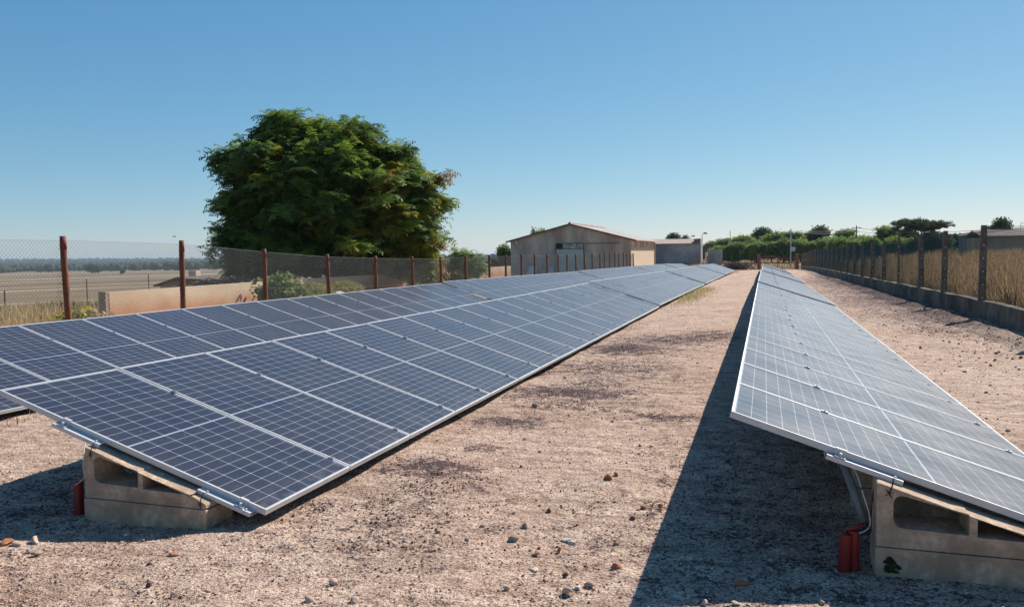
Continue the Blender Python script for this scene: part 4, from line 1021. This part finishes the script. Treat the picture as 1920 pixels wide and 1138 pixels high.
# undergrowth in the shade of the tree
bush('bush', 690, 0, 34.5, 2.2, .9, 60, 'leafy', ['leafB', 'leafE'], [2, 1], 1.0, 'dark undergrowth behind the low wall under the big tree')

# --- distant pine wood
def ico():
    t = (1+5**.5)/2
    v = np.array([(-1,t,0),(1,t,0),(-1,-t,0),(1,-t,0),(0,-1,t),(0,1,t),(0,-1,-t),(0,1,-t),(t,0,-1),(t,0,1),(-t,0,-1),(-t,0,1)], float); v /= np.linalg.norm(v[0])
    f = [(0,11,5),(0,5,1),(0,1,7),(0,7,10),(0,10,11),(1,5,9),(5,11,4),(11,10,2),(10,7,6),(7,1,8),(3,9,4),(3,4,2),(3,2,6),(3,6,8),(3,8,9),(4,9,5),(2,4,11),(6,2,10),(8,6,7),(9,8,1)]
    mid = {}; vs = list(v); out = []
    def m(a, b_):
        k = (min(a, b_), max(a, b_))
        if k not in mid: q = (vs[a]+vs[b_]); vs.append(q/np.linalg.norm(q)); mid[k] = len(vs)-1
        return mid[k]
    for a, b_, c in f:
        ab, bc, ca = m(a, b_), m(b_, c), m(c, a); out += [(a, ab, ca), (b_, bc, ab), (c, ca, bc), (ab, bc, ca)]
    return np.array(vs), np.array(out), v, np.array(f)
IV, IF, IV0, IF0 = ico()
VV, FF = [], []; off = 0; hit = []
for k in range(9000):
    u = random.uniform(-420, 1250); q = random.random()**1.4
    dist = 1150*(1+.10*math.sin(u*.013)+.05*math.sin(u*.05)) + q*3300
    d = ray(u, 480); x = d.x*dist; y = d.y*dist; s = random.uniform(3.0, 5.2)*(1+q*1.6)
    V0, F0 = (IV, IF) if q < .25 else (IV0, IF0)
    Vn = V0*(1+rng.uniform(-.22, .22, (len(V0), 1)))*np.array([s, s, s*random.uniform(.8, 1.15)])
    z = T(x, y); VV.append(Vn+np.array([x, y, z+random.uniform(3.5, 6)])); FF.append(F0+off); off += len(V0)
pw = np_mesh('pine_wood', np.concatenate(VV), np.concatenate(FF), ['forest']); tag(pw, 'wide dark pine wood along the horizon beyond the fields', 'wood', None, 'stuff')

# ------------------------------------------------------------------ stones
def stone_me(name, s, mat, seed, flat=.6, pts=True):
    rg = np.random.default_rng(seed); V = IV0.copy() if not pts else IV.copy()
    for _ in range(9):
        n_ = rg.normal(0, 1, 3); n_ /= np.linalg.norm(n_); dd = V@n_; lim = rg.uniform(.35, .72); V = V-np.outer(np.maximum(0, dd-lim), n_)
    V = V*(1+rg.uniform(-.06, .06, (len(V), 1)))*np.array([1, rg.uniform(.65, .95), flat])*s
    return V*1.2
def stone(u, v_, px, mat, lab, seed, flat=.6, group='larger stones lying on the gravel'):
    p = at_z(u, v_, -1.62); d = p.dot(CF); s = px*d/FPX/2; z = T(p.x, p.y)
    V = stone_me('stone', s, mat, seed, flat); o = np_mesh('stone', V, IF, [mat]); o.location = (p.x, p.y, z+s*flat*.55); o.rotation_euler.z = seed*1.7
    tag(o, lab, 'stone', group)
ST = [(1140,901,22,'stone_red','larger reddish stone of the touching pair left of the shadow edge',.75),(1155,895,13,'stone_red','smaller reddish stone of the touching pair left of the shadow edge',.8),
 (1155,1063,22,'stone_red','brown red stone halfway along the lower part of the long shadow edge',.75),(1063,1108,26,'stone_tan','wrinkled pale brown stone near the bottom centre',.8),
 (965,1008,24,'stone_grey','grey angular stone in the middle of the lower gravel',.7),(985,987,16,'stone_grey','dark grey brown stone just behind the grey angular stone',.8),
 (1048,1027,14,'stone_red','orange pointed stone right of the grey angular stone',.95),(1005,1033,13,'stone_red','small brown stone left of the orange pointed stone',.6),
 (903,990,13,'stone_tan','orange tan stone beside the small dark gravel patch',.7),(1154,1017,15,'stone_grey','grey brown stone between the orange pointed stone and the shadow edge',.7),
 (1206,955,13,'stone_red','rust red stone nearest the shadow edge, left of a flat one',.8),(1238,953,12,'stone_red','upright rust red stone touching the shadow edge',1.0),(1187,972,14,'stone_red','flat rust red stone below the pair by the shadow edge',.5),
 (1003,765,12,'stone_grey','lone brown stone by the low edge of the middle row, halfway up the path',.9),(1060,1007,28,'stone_pale','long flat pale stone right of the grey angular stone',.3),(1071,1012,17,'stone_pale','small flat pale stone touching the long flat pale stone',.35),
 (1001,1063,18,'stone_pale','pale flat stone in the bottom gravel left of the dark round stone',.45),(1060,1075,13,'stone_dark','dark round stone above the wrinkled pale brown stone',.8),(1105,1094,20,'stone_grey','brown wedge stone right of the wrinkled stone',.6),(1083,1098,22,'stone_pale','pale slab touching the wrinkled stone',.4),
 (950,1105,16,'stone_tan','tan stone at the bottom, left of the wrinkled stone',.6),(578,1126,24,'stone_tan','round pinkish stone at the bottom edge, the larger',.9),(622,1090,20,'stone_tan','tan stone up and right of the round pinkish stone',.6),(668,1128,26,'stone_tan','angular tan stone at the bottom edge right of the pinkish stone',.6),
 (325,1120,12,'stone_dark','small dark stone at the bottom left',.7),(280,1099,17,'stone_dark','dark stone on the left part of the bottom gravel',.6),(265,1110,22,'stone_tan','flat tan stone below the dark stone at bottom left',.4),
 (65,1015,26,'stone_tan','tan stone just below the shadow of the middle row at left',.6),(12,1020,24,'stone_red','orange stone at the left edge below the shadow',.6),(30,1022,20,'stone_tan','pale tan stone beside the orange stone at the left edge',.6),
 (70,1039,22,'stone_grey','flat grey stone below the tan stone at left',.45),(152,1006,22,'stone_tan','flat tan stone on the shadow boundary left of the concrete support',.35),(237,1003,11,'stone_pale','small pale round stone on the shadow boundary below the support',.8),
 (328,1047,20,'stone_red','reddish flat stone on the gravel below the left support',.4),(280,1062,15,'stone_dark','dark wedge stone left of the reddish flat stone',.6),(730,1020,12,'stone_grey','small dark brown stone below the first panels',.7),
 (818,998,9,'stone_red','small reddish stone below a row of dark specks, right of the first panels',.7),(820,1003,12,'stone_grey','brown stone below the small reddish stone',.6),(876,1014,12,'stone_grey','brown stone left of the orange tan stone',.6),
 (1393,1100,40,'stone_red','flat brown stone in the shade at the bottom, left of the red ducts',.35),(1491,1105,30,'stone_grey','grey stone in the shade directly below the red ducts',.4),(1290,1050,20,'stone_tan','pale brown stone inside the long shadow',.5),
 (1560,1114,18,'stone_grey','small grey stone in the shade at the bottom right',.4),(1442,925,17,'stone_grey','round grey stone in the shade under the right row',.5),(1518,938,15,'stone_grey','grey stone in the shade behind the red ducts',.5),(1365,870,14,'stone_dark','dark stone in the shade below the corner of the right row',.7),
 (1322,1133,13,'stone_pale','small bright stone at the bottom just outside the shadow',.9),(1540,1133,16,'stone_tan','orange tan stone lit at the bottom edge right of the shadow tip',.7),(1380,1135,18,'stone_tan','lit tan stone at the bottom edge between shadow and ducts',.5),
 (1865,677,9,'stone_red','red stone at the tip of a post shadow by the right fence',.8),(1868,664,7,'stone_dark','dark stone above the red stone by the right fence',.8),(1726,653,7,'stone_dark','dark stone on open gravel beside the right row',.8),(1913,673,10,'stone_red','red brown stone at the right edge by the fence',.8),
 (1190,1037,10,'stone_tan','flat pale tan chip beside the shadow edge',.4),(1082,983,8,'stone_dark','small dark stone left of the rust red stones',.7),(1028,958,10,'stone_dark','dark upright stone above the long flat pale stone',1.1),(964,960,10,'stone_grey','small grey stone above the grey brown stones',.7)]
for i, (u, v_, px, mat, lab, fl) in enumerate(ST): stone(u, v_, px, mat, lab, 100+i, fl)
# pebbles: uncountable
mats = ['stone_tan', 'stone_grey', 'stone_dark', 'stone_red', 'stone_pale']
def pebbles(name, n, fx, s0, s1, wts, lab, sub=False):
    VV, FF, MI = [], [], []; off = 0
    V0, F0 = IV0, IF0
    xs_, ys_ = fx(n); n = len(xs_); zs_ = terrain(xs_, ys_)
    mi = rng.choice(5, n, p=np.array(wts)/sum(wts)); s = s0*(s1/s0)**(rng.random(n)**2.6)
    R3 = rng.normal(0, 1, (n, 3, 3)); Qs, _ = np.linalg.qr(R3)
    base = IV0*np.array([1, .8, .6]); V = np.einsum('nij,kj->nki', Qs, base)*(1+rng.uniform(-.25, .25, (n, 12, 1)))*s[:, None, None]
    V[:, :, 2] *= .75; V += np.stack([xs_, ys_, zs_+s*.25], 1)[:, None, :]
    F = (IF0[None]+np.arange(n)[:, None, None]*12).reshape(-1, 3)
    o = np_mesh(name, V.reshape(-1, 3), F, mats, np.repeat(mi, 20)); tag(o, lab, 'gravel', None, 'stuff')
def fp(n):
    y = 3.0+rng.random(n)**2.2*14; r_ = rng.uniform(-1.3, .42, n); x = y*r_+rng.normal(0, .2, n)
    k = (x > -12) & (x < 4.6); return x[k], y[k]
pebbles('gravel_stones', 42000, fp, .0028, .0115, [8, 3, .8, .9, 1.2], 'fine loose gravel and pebbles scattered over the sandy ground')
def fp2(n):
    y = 6+rng.random(n)**1.3*70; x = rng.uniform(-2.7, 4.6, n); return x, y
pebbles('gravel_stones', 6000, fp2, .005, .021, [4, 3, 2, 2, 1], 'scattered darker pebbles on the path between and beside the rows')
def fp4(n):
    y = 7+rng.random(n)**1.2*60; x = 4.6-np.abs(rng.normal(0, 1.2, n)); return x, y
pebbles('gravel_stones', 4200, fp4, .008, .034, [3, 4, 3, 2, 1], 'clods and stones on the rough strip beside the right fence')
def fp3(n):
    xs_, ys_ = [], []
    for u, v_, sx, sy, a in spots:
        gx, gy = gp(u, v_); k = int(n*a*sx*sy*1.5/ (1.0)); k = min(k, n//4)
        xs_.append(rng.normal(gx, sx*.6, k)); ys_.append(rng.normal(gy, sy*1.0, k))
    return np.concatenate(xs_), np.concatenate(ys_)
pebbles('dark_gravel_stones', 5200, fp3, .004, .014, [1, 2, 6, .5, .3], 'dark gravel gathered in patches on the pale ground')
# bird far off
p = ray(327, 444)*140; b_ = MB(); b_.tube([(-.35, 0, 0), (-.1, 0, .02), (.15, 0, .02), (.35, 0, .05)], [.02, .07, .07, .02], 6)
b_.add([(-.1, 0, .03), (.15, 0, .03), (.0, .45, .16), (-.2, .42, .15)], [(0, 1, 2, 3)]); b_.add([(-.1, 0, .03), (.15, 0, .03), (.0, -.45, .14), (-.2, -.42, .13)], [(3, 2, 1, 0)])
tag(b_.build('bird', 'black', loc=p), 'tiny dark bird flying in the sky above the second wooden post', 'bird')

# ------------------------------------------------------------------ air
HAZE = True
if HAZE:
    m = bpy.data.materials.new('hazy air'); m.use_nodes = True; nt = m.node_tree
    nt.nodes.remove(nt.nodes['Principled BSDF']); pv_ = nt.nodes.new('ShaderNodeVolumePrincipled')
    pv_.inputs['Color'].default_value = (.66, .80, .95, 1); pv_.inputs['Density'].default_value = .00012; pv_.inputs['Anisotropy'].default_value = .25
    nt.links.new(pv_.outputs[0], nt.nodes['Material Output'].inputs['Volume']); M['haze'] = m
    b_ = MB(); b_.box(-6600, 6600, -6600, 6600, -40, 16); h = b_.build('haze', 'haze'); tag(h, kind='stuff')

# ------------------------------------------------------------------ lift everything so the yard lies at z = 0
for o in bpy.data.objects:
    if o.parent is None: o.location.z += EYE

# ------------------------------------------------------------------ sun, sky, camera
sd = Vector((.414, .81, .756)).normalized(); elev = math.asin(sd.z); az = math.atan2(sd.x, sd.y)
world = bpy.data.worlds.new('World'); scene.world = world; world.use_nodes = True; nt = world.node_tree
sky = nt.nodes.new('ShaderNodeTexSky'); sky.sky_type = 'NISHITA'; sky.sun_disc = False
sky.sun_elevation = elev; sky.sun_rotation = az; sky.altitude = 1500; sky.air_density = 1.0; sky.dust_density = .4; sky.ozone_density = 6
sx = nt.nodes.new('ShaderNodeSeparateXYZ'); cx_ = nt.nodes.new('ShaderNodeCombineXYZ'); nt.links.new(sky.outputs[0], sx.inputs[0])
for i_, (t_, g_, a_) in enumerate(((.97, 1.02, .750), (1.075, .72, .603), (1.02, .52, .60))):
    nt.links.new(math_(nt, 'MULTIPLY', math_(nt, 'POWER', math_(nt, 'MULTIPLY', sx.outputs[i_], t_*.098), g_), a_/.1), cx_.inputs[i_])
nt.links.new(cx_.outputs[0], nt.nodes['Background'].inputs[0]); nt.nodes['Background'].inputs[1].default_value = .1
sl = bpy.data.lights.new('sun', 'SUN'); sl.energy = 5.0; sl.angle = R(.55); sl.color = (1, .935, .845)
so = bpy.data.objects.new('sun', sl); COL.objects.link(so); so.rotation_euler = sd.to_track_quat('Z', 'Y').to_euler(); so.location = (20, 30, 40)
cam = bpy.data.cameras.new('camera'); co = bpy.data.objects.new('camera', cam); COL.objects.link(co)
mat = Matrix((CR, CU, -CF)).transposed().to_4x4(); mat.translation = Vector((0, 0, EYE)); co.matrix_world = mat
cam.sensor_width = 36; cam.lens = FPX/1920*36; cam.clip_start = .05; cam.clip_end = 20000
scene.camera = co
scene.render.resolution_x = 1024; scene.render.resolution_y = 606
scene.view_settings.view_transform = 'Standard'; scene.view_settings.look = 'None'; scene.view_settings.exposure = .45; scene.view_settings.gamma = 1
